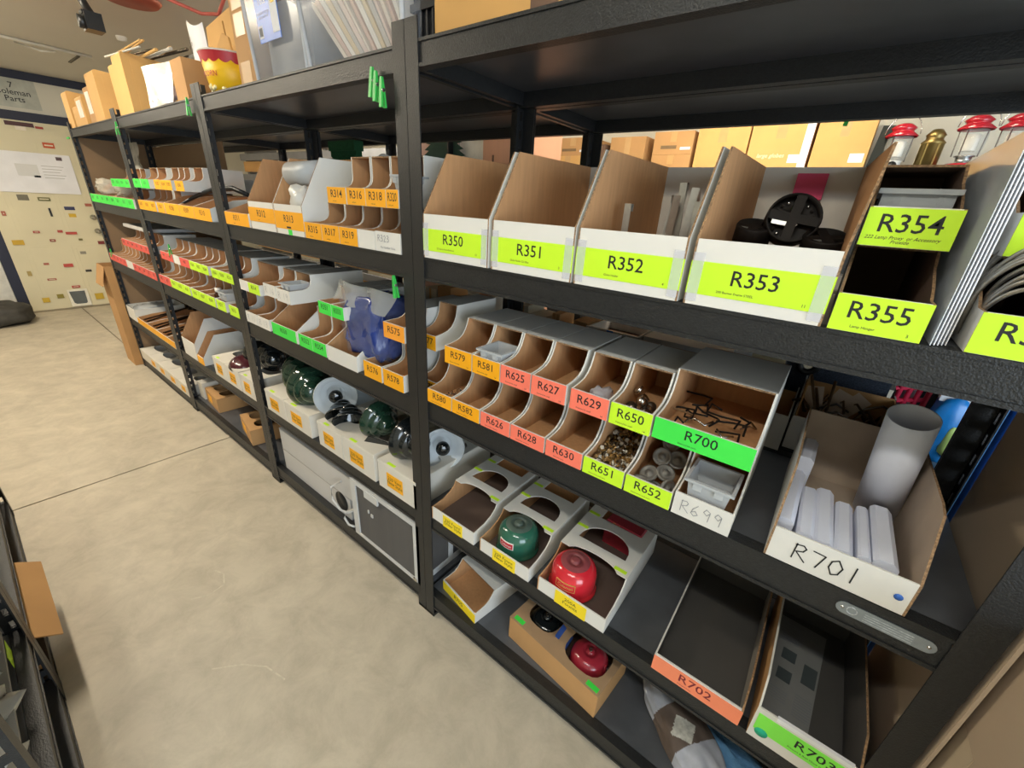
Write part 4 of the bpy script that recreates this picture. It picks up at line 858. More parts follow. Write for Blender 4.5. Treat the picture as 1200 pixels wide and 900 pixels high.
b = MB(); b.box(-.04, .23, 0, .004, 0, .10, WHITE); b.box(-.04, .23, .336, .34, 0, .10, WHITE); b.box(-.04, -.036, .004, .336, 0, .10, WHITE); b.box(.226, .23, .004, .336, 0, .10, WHITE); b.box(-.036, .226, .004, .336, 0, .004, DKRAFT); b.build('body', t)
MB().blob((.09, .17, .06), (.24, .28, .09), FROST, 3, .2, 8).build('lining', t)
for i, (a, c) in enumerate(((-4.385, -4.14), (-4.135, -3.90), (-3.895, -3.66), (-3.655, -3.49))):
    t = bin_('long_box', '%s long white box with an orange tag and rods in it, farthest bay' % ORD[i], 'box', a, c, zz, .07, .05, .36, 't', VT, None, .004, .046, group='long boxes of rods')
    for q in range(4):
        tag(MB().tube([(a + .03 + .04 * q, .03, zz + .03 + .01 * (q % 2)), (a + .035 + .04 * q, .40, zz + .09 + .015 * q)], .006, DSTEEL if q % 2 else CHROME, 6).build('metal_rod'), 'metal rod sticking up from the %s long box of the farthest bay' % ORD[i], 'rod', 'rods in the %s long box' % ORD[i])
zz = z(0, 0)
for i, (a, c) in enumerate(((-4.66, -4.415), (-4.41, -4.185), (-4.18, -3.95), (-3.945, -3.685), (-3.68, -3.49))):
    vent_box('%s holed white box from the far end on the bottom shelf of the farthest bay' % ORD[i], a, c, zz, .085, .0, .36, '220 Vent' if i else None, group='holed boxes on the bottom shelf')
# hardboard behind the two far bays, tall box at the far end
tag(MB().box(-4.69, -3.26, .4575, .4615, .0, 1.77, mat('hardboard', '#8f7355', .8, 0, .1, 2, stretch=(.3, 1, 2))).build('hardboard_sheet'), 'brown hardboard sheet closing the back of the farthest rack bays', 'board')
tag(MB().box(-4.707, -4.703, .002, .4575, .0, 1.79, MATS['hardboard']).build('hardboard_sheet'), 'brown hardboard sheet closing the far end of the racks', 'board')
t = thing('tall_carton', 'tall narrow brown carton standing on the floor at the far end of the racks', 'box', (-4.98, -.05, 0))
b = MB(); b.box(0, .25, 0, .004, 0, .86, KRAFT); b.box(0, .25, .396, .40, 0, .86, KRAFT); b.box(0, .004, .004, .396, 0, .86, KRAFT); b.box(.246, .25, .004, .396, 0, .86, KRAFT); b.box(.004, .246, .004, .396, 0, .01, DKRAFT); b.build('body', t)
MB().prism([(0, .86), (.003, .86), (-.04, .70), (-.043, .70)], 'x', .004, .246, KRAFT).build('flap', t)

# ------------------------------------------------------------------ on the top shelf
ZT = 1.834
def clear_tote(label, xa, xb, h, d=.38, fy=.02):
    t = thing('clear_tote', label, 'tote', (xa, fy, ZT)); W = xb - xa; k = .012; CT = mat('tote_plastic', '#aeb3ba', .2, 0, .06, 6, alpha=.30, spec=.7)
    b = MB(); top = [(-k, -k), (W + k, -k), (W + k, d + k), (-k, d + k)]; bot = [(0, 0), (W, 0), (W, d), (0, d)]
    for i in range(4):
        j = (i + 1) % 4; q = len(b.v); b.v += [bot[i] + (0,), bot[j] + (0,), top[j] + (h,), top[i] + (h,)]; b.face((q, q+1, q+2, q+3), CT)
    b.box(.002, W - .002, .002, d - .002, 0, .003, CT); b.build('body', t)
    b = MB(); b.box(-.03, W + .03, -.03, -k, h - .02, h, CT); b.box(-.03, W + .03, d + k, d + .03, h - .02, h, CT); b.box(-.03, -k, -k, d + k, h - .02, h, CT); b.box(W + k, W + .03, -k, d + k, h - .02, h, CT); b.build('rim', t)
    b = MB()
    for x, y in ((0, 0), (W, 0)): b.tube([(x, y, .004), (x + (k if x else -k), y - k, h)], .006, mat('tote_edge', '#dfe2e6', .2, alpha=.7), 8)
    b.build('corner_rib', t); return t
t = clear_tote('left clear plastic tote with a blue product label, on the top shelf', -1.685, -1.375, .27)
lb_ = MB().box(.095, .225, -.0165, -.0145, .085, .25, mat('label_blue', '#2f6fd0', .4, 0, .03)).build('product_label', t, (0, 0, 0), (R(2.5), 0, 0)); tag(lb_, 'blue product label with a picture strip and barcode')
b = MB(); b.box(.185, .225, -.0175, -.0165, .10, .25, PAPER); b.box(.187, .205, -.0185, -.0175, .20, .23, mat('pic_red', '#d0392e', .5)); b.box(.197, .215, -.0185, -.0175, .165, .20, mat('pic_yellow', '#f2c92c', .5)); b.box(.188, .205, -.0185, -.0175, .235, .25, mat('pic_green', '#5a9a3a', .5)); b.box(.10, .125, -.0175, -.0165, .095, .125, PAPER)
for k in range(5): b.box(.103 + .004 * k, .105 + .004 * k, -.018, -.0175, .10, .12, INK)
b.build('picture', lb_); text('Clear\nTote', .026, PAPER, lb_, (.14, -.0168, .19)); text('stackable storage\nclear, with lid', .011, PAPER, lb_, (.14, -.0168, .148), name='small_lettering')
tag(MB().box(-1.665, -1.40, .06, .37, ZT + .006, ZT + .20, mat('grey_content', '#8c9096', .6, 0, .2, 8)).build('grey_stack'), 'grey stack of sheets inside the left clear tote', 'paper')
clear_tote('right clear plastic tote full of slanting booklets, on the top shelf', -1.355, -.945, .17)
random.seed(5)
for i in range(15):
    x = -1.225 + .0185 * i; c = ('#e9dccb', '#d9b9a8', '#efe9df', '#dcc6a0', '#c9c2ba', '#e6cfc2')[i % 6]; ln = R(-46 + 1.2 * i)
    o = MB().box(0, .006 + .008 * random.random(), 0, .30, 0, .205, mat('booklet_' + c[1:], c, .6, 0, .04, 30)).build('booklet', None, (x - .0, .05, ZT + .012), (0, ln, 0))
    tag(o, 'booklet leaning in the right clear tote', 'booklet', 'booklets in the right clear tote')
t = thing('tall_carton', 'tall brown carton with taped edges left of the clear totes, on the top shelf', 'box', (-1.838, .03, ZT)); MB().box(0, .125, 0, .32, 0, .30, KRAFT).build('body', t)
for a in (.01, .14, .21): MB().box(.02, .09, -.001, 0, a, a + .06, mat('brown_tape', '#c39a63', .3, 0, .05)).build('tape', t)
t = thing('popcorn_bucket', 'yellow popcorn bucket with a scalloped red rim on the top shelf', 'bucket', (-2.10, .115, ZT))
PY = mat('bucket_yellow', '#f5c21a', .45, 0, .03); PR = mat('bucket_red', '#b3202a', .45, 0, .03); CR = mat('popcorn_cream', '#f6e6b0', .5)
rb, rt, hb = .080, .104, .138
b = MB(); b.lathe([(0, 0), (rb, 0), (rt, hb), (rt - .003, hb), (rb - .003, .003), (0, .003)], PY, 40); b.build('body', t)
b = MB(); n = 96
for i in range(n + 1):
    a = 2 * math.pi * i / n; lo = hb - .026 - .010 * abs(math.sin(a * 8)); 
    for zq in (lo, hb): rr = rb + (rt - rb) * zq / hb + .0006; b.v.append((rr * math.cos(a), rr * math.sin(a), zq))
for i in range(n): q = i * 2; b.face((q, q + 2, q + 3, q + 1), PR, True)
b.lathe([(rt, hb - .002), (rt + .004, hb), (rt, hb + .004), (rt - .003, hb)], mat('rim_white', '#e8ddd0', .5), 40); b.build('scalloped_rim', t)
link('lettering', curve_onto(text_mesh('POPCORN', .025, mat('bucket_red', '#b3202a'), 0, .95), .0965), t, (0, 0, .066), (0, 0, R(2)))
b = MB(); random.seed(8)
for i in range(16):
    a = random.uniform(-2.9, .3); zq = random.uniform(.01, .035); rr = rb + (rt - rb) * zq / hb; b.lathe([(0, -.004), (.010, 0), (0, .004)], CR, 7, (rr * math.cos(a), rr * math.sin(a), zq), (math.cos(a), math.sin(a), 0))
tag(b.build('popcorn_print', t), kind='stuff')
for k, (x, y, r_) in enumerate(((-2.13, .15, .2), (-2.07, .10, -.2))):
    tag(MB().prism([(-.03, 0), (.03, 0), (.035, .12), (.01, .14), (-.03, .11)], 'y', 0, .008, YKRAFT).build('yellow_packet', None, (x, y, ZT + .07), (0, r_, .3)), ('left' if k == 0 else 'right') + ' yellow paper packet standing in the popcorn bucket', 'packet')
tag(MB().tube([(-2.10, .12, ZT + .05), (-2.10, .11, ZT + .25)], .003, mat('skewer', '#b98a4a', .6), 6).build('wooden_skewer'), 'thin wooden skewer standing in the popcorn bucket', 'skewer')
b = MB(); n = 12
for i in range(n + 1):
    a = -1.3 + 2.6 * i / n; b.v += [(.10 * math.sin(a), .06 * (1 - math.cos(a)), 0), (.10 * math.sin(a) - .07, .06 * (1 - math.cos(a)), .36 - .03 * abs(math.sin(a * 2)))]
for i in range(n): q = i * 2; b.face((q, q + 2, q + 3, q + 1), PAPER, True)
t = thing('paper_sheet', 'curled white paper with handwriting standing behind the popcorn bucket', 'paper', (-2.62, .185, ZT + .01), R(-10)); b.build('sheet', t)
text('1301\nPump cap\n+20', .026, INK, t, (-.055, -.004, .26), (0, R(-10), 0), shear=.2, sx=.8)
t = thing('yellow_open_carton', 'open yellow carton with raised flap behind the popcorn bucket', 'box', (-2.50, .20, ZT)); MB().box(0, .30, .0, .22, 0, .16, YKRAFT).build('body', t); MB().prism([(0, .16), (.30, .16), (.30, .34), (.02, .31)], 'y', -.006, 0, YKRAFT).build('flap', t)
t = thing('narrow_carton', 'narrow brown carton left of the popcorn bucket', 'box', (-2.455, .02, ZT)); MB().box(0, .13, 0, .16, 0, .148, KRAFT).build('body', t); MB().box(.01, .12, .01, .15, .148, .150, DKRAFT).build('flap', t)
t = thing('white_parts_bag', 'white plastic bag with pale tubes leaning on the big yellow file box', 'bag', (-2.66, .045, ZT), 0)
b = MB(); n = 10
for i in range(n + 1):
    for j in range(n + 1):
        u_ = i / n; v_ = j / n; b.v.append((-.17 + .385 * u_ + (.5 - u_) * .06 * (1 - v_), -.036 + .010 * v_ +   .004 * math.sin(6 * u_ + 3 * v_), .002 + .165 * v_ - .02 * u_ * v_))
for i in range(n):
    for j in range(n): q = i * (n + 1) + j; b.face((q, q + n + 1, q + n + 2, q + 1), mat('bag_white2', '#e6e2da', .25, 0, .05, 20, .6, 30, alpha=.85), True)
b.build('film', t); b = MB()
for q in range(6): b.lathe([(0, 0), (.022, .004), (.024, .04), (0, .042)], mat('pale_pink', '#e8d4d8', .4), 10, (-.09 + .035 * q, .0 + .012 * (q % 2), .012 + .02 * (q % 2)), (.3 * (q % 3) - .3, -.4, .6))
b.build('tubes', t)
def file_box(label, xa, xb, h, d=.30, note=None, y=.015, m=None):
    t = thing('file_box', label, 'box', (xa, y, ZT), 0, 'yellow-brown file boxes on the top shelf'); W = xb - xa; m = m or YKRAFT
    b = MB(); e = .012
    b.prism([(0, 0), (0, h - e), (e * .4, h - e * .3), (e, h), (d, h - .02), (d, 0)], 'x', 0, W, m); b.build('body', t)
    MB().box(W, W + .002, .035, d - .004, .002, h - .03, m).build('side_flap', t)
    if note: MB().box(W * .2, W * .8, -.0015, 0, h * .28, h * .85, mat('note_white', '#e6ddd2', .6)).build('note', t)
file_box('leftmost yellow file box at the far end of the top shelf', -4.69, -4.53, .222)
file_box('short yellow file box with worn front, second from the far end of the top shelf', -4.50, -4.36, .125, y=.02)
file_box('yellow file box with a white note, third from the far end of the top shelf', -4.335, -4.14, .165, note=True)
file_box('brown file box with a white note, fourth from the far end of the top shelf', -4.115, -3.96, .205, note=True, y=.03, m=KRAFT)
file_box('tall yellow file box, fifth from the far end of the top shelf', -3.90, -3.68, .252)
file_box('tall yellow file box just right of the second post, with worn front', -3.37, -3.27, .235, y=.02)
file_box('largest yellow file box under the bundle of rods on the top shelf', -3.255, -3.09, .262, .34)
random.seed(12)
for i in range(12):
    y = .02 + .026 * i; x0 = -3.36 + random.uniform(-.1, .1); L = random.uniform(.3, .6); zq = ZT + .250 + .007 * (i % 4)
    t_ = MB().tube([(x0, y, zq + .02), (x0 + L, y + random.uniform(-.03, .05), zq + random.uniform(-.0, .03))], random.choice((.004, .005, .007)), random.choice((DSTEEL, IVORY, YKRAFT)), 7).build('thin_rod')
    tag(t_, '%s rod from the front of the bundle lying on the largest file box' % ORD[i], 'rod', 'rods on the largest file box')
t = thing('brown_carton', 'brown carton on the top shelf right above the R350 box', 'box', (-.838, .02, ZT)); MB().box(0, .315, 0, .36, 0, .26, mat('kraft_orange', '#c99a58', .75, 0, .06, 4)).build('body', t)
MB().box(.255, .315, -.001, 0, 0, .1, DKRAFT).build('dark_patch', t)
t = thing('black_crate', 'black ribbed plastic crate between the clear tote and the brown carton', 'crate', (-.975, .08, ZT)); MB().box(0, .125, 0, .30, 0, .28, BLACK).build('body', t)
for k in range(6): MB().box(.01 + .02 * k, .016 + .02 * k, -.008, 0, .01, .08, BLACK).build('rib', t)
MB().box(-.0, .125, -.012, 0, .08, .095, BLACK).build('rail', t)
# clothespins and green tags
def pin(label, x, y, zc, rot=(0, 0, 0), s=1):
    t = thing('clothespin', label, 'clothespin', (x, y, zc), group='green clothespins', rot=rot); t.scale = (.85, .85, .85); GP = mat('pin_green', '#35b24a', .4, 0, .04)
    for sy, rr in ((-.004, -.09), (.004, .09)): MB().prism([(-.006, -.036), (.006, -.036), (.0055, .02), (.004, .038), (-.004, .038), (-.0055, .02)], 'y', -.0025, .0025, GP).build('jaw', t, (0, sy, 0), (rr, 0, 0))
    MB().tube([(-.008, 0, .006), (.008, 0, .006)], .005, CHROME, 8).build('spring', t)
pin('leftmost of three green clothespins on the top shelf edge of the third bay', -1.030, -.012, 1.765, (0, R(6), 0))
pin('middle of three green clothespins on the top shelf edge of the third bay', -1.012, -.014, 1.755, (0, R(3), 0))
pin('rightmost of three green clothespins on the top shelf edge of the third bay', -.992, -.012, 1.742, (0, 0, 0))
pin('green clothespin on the third-shelf beam beside the post, behind the blue bag', -.985, -.012, 1.278, (0, R(-8), 0))
pin('green clothespin at the second post of the top shelf', -3.375, -.012, 1.775, (0, R(12), 0))
pin('dark green clothespin on the top shelf edge of the rear row', -.105, .93, 1.835 - .03, (0, R(5), 0))
pin('green clothespin on the shelf edge right of the third post from the far end', -2.26, -.012, 1.80, (0, R(4), 0))
pin('green clothespin lying across the far post of the top shelf', -4.71, -.012, 1.775, (0, R(88), 0))
pin('green clothespin hanging in the red-tagged bins of the second bay', -3.03, -.004, z(1, 2) + .235, (0, R(3), 0))
pin('green clothespin at the left end of the lower red-tagged bins', -4.56, -.004, z(0, 2) + .06, (0, R(3), 0))

# ------------------------------------------------------------------ rear row and beyond
zb3 = .953
BC = mat('bone_card', '#c9bfa8', .75, 0, .06, 6)
def plain(name, label, x0, x1, y0, y1, z0, z1, m, cat='box', tape=True, group=None):
    t = thing(name, label, cat, (x0, y0, z0), 0, group); MB().box(0, x1 - x0, 0, y1 - y0, 0, z1 - z0, m).build('body', t)
    if tape: MB().box((x1 - x0) * .42, (x1 - x0) * .58, -.001, 0, (z1 - z0) * .55, z1 - z0, mat('brown_tape', '#c39a63')).build('tape', t)
    return t
for i, (x0, x1, h, m) in enumerate(((-1.64, -1.55, .15, BC), (-1.54, -1.45, .17, KRAFT), (-1.44, -1.37, .13, BC), (-1.23, -1.19, .17, GREYW), (-1.04, -.985, .17, BC), (-.98, -.90, .14, BC), (-.865, -.83, .165, KRAFT), (-.765, -.705, .155, KRAFT))):
    plain('small_carton', '%s small carton from the left on the rear row, seen over the stacking bins' % ORD[i], x0, x1, .66, .78, LEV[2 if x0 < -.92 else 3][2] + .001, LEV[3][2] + .004 + h, m, tape=i % 2 == 0, group='small cartons on the rear row')
tag(MB().lathe([(0, 0), (.035, 0), (.035, .13), (.02, .15), (0, .152)], mat('green_can', '#235a3a', .35), 20, (-1.30, .70, LEV[2][2])).build('green_can'), 'dark green can among the cartons on the rear row', 'can')
t = thing('white_bin', 'white bin with blue tape full of parts on the rear row', 'bin', (-.69, .64, zb3)); b = MB(); b.box(0, .20, 0, .006, 0, .155, WHITE); b.box(0, .20, .194, .20, 0, .155, WHITE); b.box(0, .006, .006, .194, 0, .155, WHITE); b.box(.194, .2, .006, .194, 0, .155, WHITE); b.box(.006, .194, .006, .194, 0, .11, DKRAFT); b.box(-.006, .206, -.006, 0, .145, .155, WHITE); b.build('body', t)
MB().box(.08, .105, -.008, -.006, .11, .157, mat('blue_tape', '#2f7fd6', .5)).build('blue_tape', t)
plain('white_carton', 'grey-white carton right of the white bin with blue tape, rear row', -.48, -.165, .66, .86, zb3, 1.112, CW, tape=False)
plain('white_card', 'white card leaning before the cream board, rear row', -.185, -.135, .63, .64, zb3, 1.145, PAPER, 'card', tape=False)
t = plain('cream_board', 'cream board with a small dark print standing on the rear row', -.155, -.048, .645, .66, zb3, 1.15, mat('cream_board', '#d6c9a4', .6, 0, .04), 'board', tape=False)
b = MB(); b.lathe([(0, 0), (.012, 0), (.012, .001), (0, .001)], mat('badge_red', '#c0182a'), 12, (.048, -.0005, .165), (0, -1, 0)); b.box(.04, .066, -.001, 0, .148, .162, mat('print_dark', '#3a2420', .6)); b.build('print', t)
t = plain('carpeted_cabinet', 'dark blue-grey carpeted cabinet with a round black socket, rear row', -.045, .195, .66, .88, zb3, 1.175, mat('carpet', '#2e3642', .95, 0, .5, 260, .6, 300), 'cabinet', tape=False)
b = MB(); b.lathe([(.012, -.002), (.012, .006), (.022, .010), (.030, .006), (.031, 0)], BLACK, 28, (.052, -.0, .185), (0, -1, 0)); b.lathe([(0, .002), (.012, .002)], CHROME, 16, (.052, 0, .185), (0, -1, 0)); b.build('socket', t)
bin_('open_tray', 'white open tray with brown inside between the R700 bin and the tray of rusty wires', 'tray', -.115, .008, zb3, .12, .10, .15, 't', y=.44, inner=KRAFT)
# tray of rusty wires and tags behind the paper tray
t = bin_('paper_tray', 'white tray of rusty wire parts and paper tags, behind the R701 tray', 'tray', .012, .212, zb3, .155, .095, .15, 't', y=.475, outer=WHITE, inner=KRAFT)
for k, (pts) in enumerate(([(.0, .0), (.0, .17), (.02, .165), (.045, .09)],)):
    MB().prism([(0, .09), (.14, .09), (.12, .175), (.02, .18)], 'x', -.094, -.091, KRAFT).build('flap', t, (0, 0, 0)); MB().prism([(0, .09), (.14, .09), (.12, .16), (.03, .15)], 'x', .091, .094, KRAFT).build('flap', t)
random.seed(31); RUST = mat('rusty_wire', '#6a5238', .5, .6, .3, 40)
for i in range(22):
    x = random.uniform(.03, .19); y = random.uniform(.495, .60); a = random.uniform(-.06, .06); q = .08 + random.uniform(0, .03)
    tag(MB().tube([(x, y, zb3 + q), (x + a, y + .01, zb3 + q + .03), (x + a * 1.6, y + .03, zb3 + q + .01)], .003, RUST if i % 4 else DSTEEL, 6).build('wire_part'), 'rusty wire part in the tray behind the R701 tray', 'wire', 'rusty wires behind the R701 tray')
for i, (a, c) in enumerate((((.035, .52), (.02, .50)), ((.05, .53), (.075, .56)), ((.04, .54), (.04, .53)))):
    tag(MB().tube([(a[0] + .03, a[1], zb3 + .08), (c[0], c[1], zb3 + .205 - .02 * i)], .0035, RUST, 6).build('long_wire'), '%s long rusty rod sticking up from the tray behind the R701 tray' % ('tallest', 'right-leaning', 'middle')[i], 'rod')
for i, (x, y, r_) in enumerate(((.05, .545, -.2), (.085, .56, .35), (.11, .575, .6), (.165, .488, .1))):
    tag(MB().box(-.02, .02, 0, .001, 0, .065 if i < 3 else .035, mat('tag_paper', '#cdb9a4', .7, 0, .05)).build('paper_tag', None, (x, y, zb3 + .10 - .02 * (i == 3)), (0, r_, 0)), '%s buff paper tag in the tray of rusty wires' % ('left', 'second', 'third', 'front right')[i], 'tag')
PK = mat('pink_red', '#d2284e', .5, 0, .1)
t = thing('pink_holder', 'pink-red openwork holder on the rear row behind the paper roll', 'holder', (.235, .66, zb3)); b = MB()
for k in range(4): b.tube([(-.028 + .018 * k, 0, 0), (-.02 + .018 * k, 0, .20)], .006, PK, 6)
for k in range(4): b.tube([(-.03, .001, .07 + .035 * k), (.03, .001, .09 + .035 * k)], .006, PK, 6)
b.build('lattice', t); MB().blob((0, .05, .12), (.05, .05, .14), mat('grey_cloth', '#a9adb8'), 2, .2).build('filling', t)
t = thing('blue_pack', 'blue and white plastic pack hanging on the rear row, by the right post', 'pack', (.312, .63, zb3))
MB().blob((0, 0, .11), (.075, .05, .17), mat('pack_blue', '#1f86d8', .25, 0, .25, 14), 4, .12, 4).build('body', t); MB().box(-.030, .035, -.01, .01, .18, .215, mat('pack_white', '#e6eaf0', .4)).build('header', t); MB().blob((.02, -.016, .085), (.03, .03, .08), mat('pack_lime', '#c9e88a', .3, 0, .1), 2, .1).build('print', t)
for i in range(3): tag(MB().box(.375 + .03 * i, .392 + .03 * i, .60, .86, 0, 1.2, mat('blue_panel', '#4f8fd0', .4, 0, .1)).build('blue_board'), '%s upright blue panel right of the rear rack' % ORD[i], 'panel', 'blue panels')
plain('white_carton', 'pale blue-white carton on the upper shelf of the rear row, behind the third post', -3.20, -2.95, .50, .80, LEV[1][3] + .001, 1.56, mat('bluewhite', '#d3dbe4', .6, 0, .03), tape=False)
# wooden crate boards and boxes in the aisle behind
WD = mat('pine_board', '#c89a5e', .7, 0, .12, 3, stretch=(.4, 1, 6)); GB = mat('grey_board', '#77787a', .6, 0, .08)
t = thing('slatted_shelf', 'pine and grey slatted shelving in the aisle behind the racks', 'shelf', (-6.2, 1.75, 0))
for k in range(7):
    MB().box(0, 3.6, 0, .03, .6 + .22 * k, .71 + .22 * k, WD).build('board', t); MB().box(0, 3.6, -.03, .0, .72 + .22 * k, .79 + .22 * k, GB).build('rail', t)
for x in (0, 1.8, 3.56): MB().box(x, x + .05, .03, .4, 0, 2.15, GB).build('upright', t)
t = thing('green_brush', 'dark green bristle brush hanging behind the third bay', 'brush', (-2.45, .80, 1.74)); MB().box(-.13, .13, -.03, .03, .0, .05, mat('brush_green', '#1f5a34', .8, 0, .2, 80)).build('head', t)
b = MB()
for k in range(26): b.box(-.128 + .01 * k, -.122 + .01 * k, -.02, .02, -.03 - .006 * (k % 3), 0, mat('brush_green', '#1f5a34'))
tag(b.build('bristles', t), kind='stuff')
t = thing('tree_poster', 'pink board with a dark green tree shape, seen through the rack above R350', 'poster', (-2.27, 1.25, 0)); MB().box(-.16, .265, 0, .02, 0, 1.95, mat('poster_pink', '#e0b9ac', .6, 0, .05)).build('board', t)
pts = [(0, 1.98)]; 
for k in range(9): pts += [(.10 + .016 * k + .02, 1.90 - .035 * k), (.08 + .016 * k, 1.895 - .035 * k)]
poly = [(.16 + x, q) for x, q in pts] + [(.16 - x, q) for x, q in pts[:0:-1]]
MB().prism(poly, 'y', -.006, 0, mat('tree_green', '#2e4a3e', .8, 0, .1)).build('tree', t); MB().box(.225, .265, -.004, 0, 1.6, 1.95, mat('poster_blue', '#3a5fc0', .6)).build('blue_strip', t)
tag(MB().box(-2.0, -1.80, 1.28, 1.30, 0, 2.0, mat('panel_white', '#d8d6cc')).build('white_board'), 'white upright panel beside the pink tree board', 'panel')
tag(MB().box(-1.91 + .0, -1.90, 1.20, 1.24, 0, 2.0, BLACK).build('dark_pole', None, (-.12, 0, 0)), 'thin dark pole between the pink board and the white panel', 'pole')
t = thing('pink_wood_cabinet', 'pinkish wooden cabinet with two slots behind the R351 box', 'cabinet', (-1.79, 1.25, 0)); MB().box(0, .27, 0, .4, 0, 2.0, mat('pink_wood', '#c99678', .6, 0, .08, 2, stretch=(4, 1, .4))).build('body', t)
for x in (.07, .2): MB().box(x, x + .012, -.002, 0, 1.60, 1.76, DKRAFT).build('slot', t)
tag(MB().blob((-1.72, .72, LEV[2][3] + .12), (.22, .2, .24), mat('dark_basket', '#5a5148', .9, 0, .4, 30, .6, 40), 5, .12).build('dark_bundle'), 'dark grey bundle on the rear row left of the R350 box', 'bundle')
# far rack against the back wall: cartons and lanterns
t = thing('far_rack', 'dark rack against the back wall carrying cartons and lanterns', 'rack', (-2.4, 2.35, 0))
for zq in (.1, .7, 1.25, 1.75): MB().box(0, 3.6, 0, .45, zq - .05, zq, STEEL).build('shelf', t)
for x in (0, 1.2, 2.4, 3.56):
    for y in (0, .41): MB().box(x, x + .04, y, y + .04, 0, 1.75, STEEL).build('post', t)
ZF = 1.751; FK = 'cartons on the far rack'
FB = [(-2.06, -1.76, .0, .13, YKRAFT, 'lower pale carton of the pair at the left of the far rack'), (-2.03, -1.72, .13, .25, KRAFT, 'upper carton of the pair at the left of the far rack'), (-1.70, -1.60, 0, .2, DKRAFT, 'narrow dark carton right of the pale pair on the far rack'),
 (-1.56, -1.30, .0, .24, KRAFT, 'brown carton standing right of the dark post, far rack'), (-1.24, -.98, .0, .125, KRAFT, 'lower printed carton of the stacked pair on the far rack'), (-1.24, -.98, .126, .26, KRAFT, 'upper printed carton of the stacked pair on the far rack'),
 (-.955, -.655, 0, .34, YKRAFT, 'large yellow carton with worn left edge on the far rack'), (-.645, -.33, 0, .36, YKRAFT, 'large yellow carton with a white strip on its right on the far rack'), (-.315, -.06, 0, .36, YKRAFT, 'rightmost large yellow carton beside the lanterns on the far rack')]
for x0, x1, a, c, m, lb in FB:
    t = plain('carton', lb, x0, x1, 2.37, 2.72, ZF + a, ZF + c, m, group=FK)
    wd = x1 - x0
    MB().box(wd * .7, wd * .95, -.0012, 0, (c - a) * .2, (c - a) * .32, PAPER).build('label', t)
    if m is KRAFT: MB().box(wd * .2, wd * .6, -.0012, 0, (c - a) * .25, (c - a) * .4, mat('carton_print', '#7a6244', .8)).build('print', t)
    if 'white strip' in lb: MB().box(wd - .04, wd, -.002, 0, 0, c - a, PAPER).build('white_strip', t); text('large globes', .03, mat('chalk', '#efe3c4', .8), t, (wd * .4, -.002, .11), shear=.2)
GL = mat('lantern_glass', '#dfe6e4', .05, 0, .03, alpha=.25, spec=.9)
VR = mat('lantern_red', '#b31a2c', .2, 0, .06, coat=.4); NK = mat('nickel', '#c6c8c8', .25, .9, .05)
def lantern(label, x, y, base, s=1, black=False):
    t = thing('lantern', label, 'lantern', (x, y, ZF), 0, 'lanterns on the far rack'); k = s
    if base == 'white':
        MB().lathe([(0, 0), (.055, 0), (.055, .03), (.042, .05), (.035, .075), (.04, .085), (0, .085)], mat('lantern_white', '#e2e2de', .3), 24).build('base', t); MB().lathe([(.022, 0), (.02, .008), (0, .008)], BLACK, 16, (0, -.04, .06), (0, -1, .2)).build('dial', t)
    else: MB().lathe([(0, 0), (.075, 0), (.08, .01), (.08, .055), (.06, .07), (.03, .072), (.03, .10), (.04, .10), (.04, .105), (0, .105)], [VR] * 4 + [BLACK if black else NK] * 4 + [NK], 28).build('tank', t)
    z0 = .085 if base == 'white' else .105
    MB().lathe([(.045, z0), (.052, z0 + .03), (.055, z0 + .07), (.052, z0 + .11)], GL, 28).build('globe', t)
    MB().lathe([(.03, z0 + .02), (.03, z0 + .09), (0, z0 + .095)], mat('mantle', '#e9e4d8', .6), 14).build('mantle', t)
    MB().lathe([(.066, z0 + .11), (.07, z0 + .115), (.045, z0 + .135), (.045, z0 + .14), (.055, z0 + .15), (.03, z0 + .17), (0, z0 + .172)], VR, 28).build('vent', t)
    b = MB()
    for a in (.6, 2.5, 4.2): b.tube([(.058 * math.cos(a), .058 * math.sin(a), z0), (.062 * math.cos(a), .062 * math.sin(a), z0 + .11)], .003, NK, 6)
    b.tube([(.07 * math.cos(R(q)), -.03, z0 + .12 + .09 * math.sin(R(q))) for q in range(0, 181, 20)], .0025, NK, 6); b.build('frame', t)
lantern('white-based toy lantern with a red top, left of the brass lantern', .055, 2.45, 'white')
lantern('red lantern with a steel collar, third from the left on the far rack', .325, 2.44, 'red')
lantern('red lantern with a black collar, at the right edge of the far rack', .47, 2.44, 'red', black=True)
BR = mat('old_brass', '#8d7a4a', .35, .85, .15, 12)
t = thing('brass_lantern', 'old brass cylinder lantern between the white-based and red lanterns', 'lantern', (.19, 2.45, ZF)); MB().lathe([(0, 0), (.045, 0), (.045, .16), (.05, .165), (.035, .18), (.035, .19), (.04, .20), (.02, .225), (0, .228)], BR, 24).build('body', t)
b = MB()
for a in range(6): b.box(.042 * math.cos(a * 1.05) - .004, .042 * math.cos(a * 1.05) + .004, .042 * math.sin(a * 1.05) - .004, .042 * math.sin(a * 1.05) + .004, 0, .165, BR)
b.build('rib', t)
tag(MB().prism([(0, 0), (.07, 0), (.09, .26), (.02, .26)], 'y', 0, .02, mat('dark_green_case', '#1f2a26', .4, 0, .1)).build('dark_case', None, (-.055, 2.5, ZF)), 'dark green slanted case between the cartons and the white-based lantern', 'case')

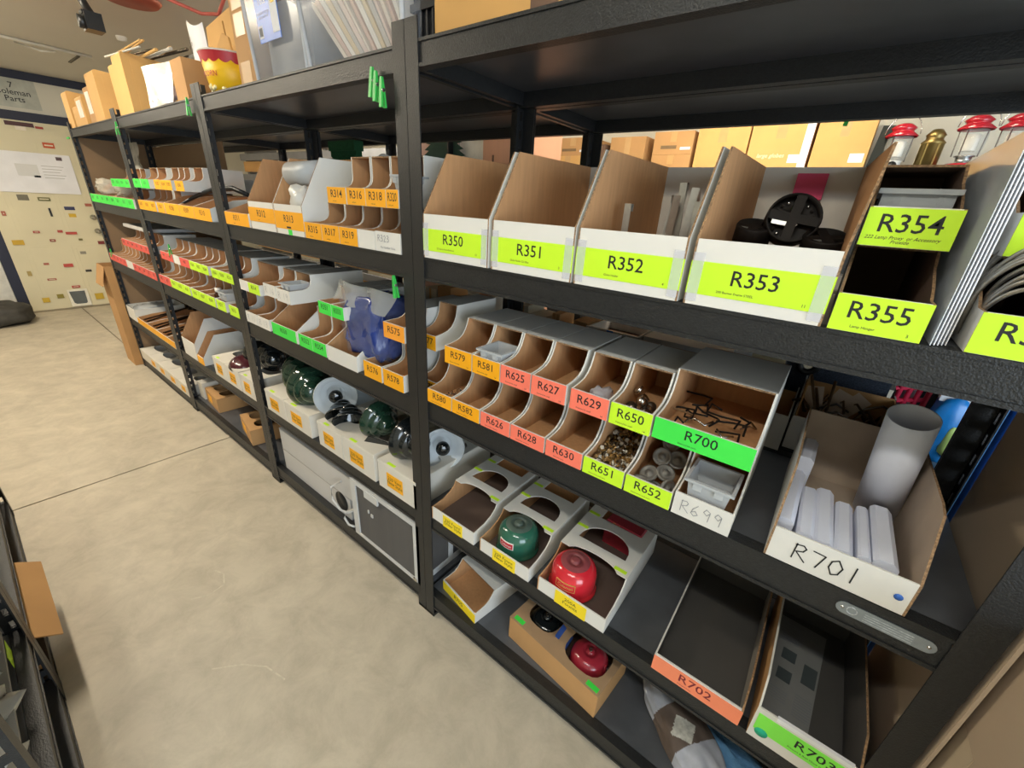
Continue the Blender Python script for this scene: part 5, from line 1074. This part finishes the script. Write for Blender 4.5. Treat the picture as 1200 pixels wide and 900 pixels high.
# ------------------------------------------------------------------ rack across the aisle, bottom left
YB = -1.397
rack(0, YB, 'low black rack across the aisle, behind its nearer neighbour', x0=-2.84, x1=-1.58, lev=(.075, .31, .86), group='racks across the aisle')
rk = rack(0, YB, 'low black rack across the aisle nearest the camera, holding plastic bags', x0=-1.578, x1=-.92, lev=(.075, .31, .86), group='racks across the aisle')
zc = .076
t = thing('brown_carton', 'brown carton with a white label deep on the low rack across the aisle', 'box', (-2.78, -1.33, zc)); MB().box(0, .42, 0, .36, 0, .17, KRAFT).build('body', t); MB().box(.15, .25, .36, .3612, .03, .11, PAPER).build('label', t)
t = thing('brown_carton', 'brown carton with an open flap hanging over the aisle, low rack', 'box', (-2.06, -1.33, zc)); MB().box(0, .44, 0, .37, 0, .15, KRAFT).build('body', t); MB().prism([(.37, .15), (.44, .10), (.443, .103), (.37, .155)], 'x', 0, .44, KRAFT).build('flap', t); MB().prism([(.0, .15), (.37, .15), (.37, .153), (.0, .153)], 'x', 0, .44, KRAFT).build('top', t)
t = thing('grey_tote', 'grey plastic tote of clear bags on the low rack nearest the camera', 'tote', (-1.50, -1.31, .311))
b = MB(); GT = mat('tote_grey', '#8b8a86', .5, 0, .05); b.box(0, .55, .32, .325, 0, .07, GT); b.box(0, .55, 0, .005, 0, .07, GT); b.box(0, .005, .005, .32, 0, .07, GT); b.box(.545, .55, .005, .32, 0, .07, GT); b.box(.005, .545, .005, .32, 0, .01, GT); b.box(-.01, .56, .325, .34, .058, .07, GT); b.build('body', t)
MB().box(.02, .09, .341, .342, .012, .055, LIME).build('lime_tag', t)
BAG = mat('poly_bag', '#e3e4e0', .15, 0, .08, 26, .8, 24, alpha=.88, spec=.8)
for k, (x, y, zq, sx, sy, sz) in enumerate(((-1.40, -1.07, .38, .20, .17, .13), (-1.22, -1.07, .385, .19, .18, .14), (-1.05, -1.07, .38, .17, .18, .13), (-1.26, -1.21, .43, .3, .12, .12))):
    tag(MB().blob((x, y, zq), (sx, sy, sz), BAG, 4 + k, .28, 6, 26, 14).build('poly_bag'), '%s crumpled clear bag in the grey tote across the aisle' % ('farthest', 'second', 'nearest', 'topmost')[k], 'bag')
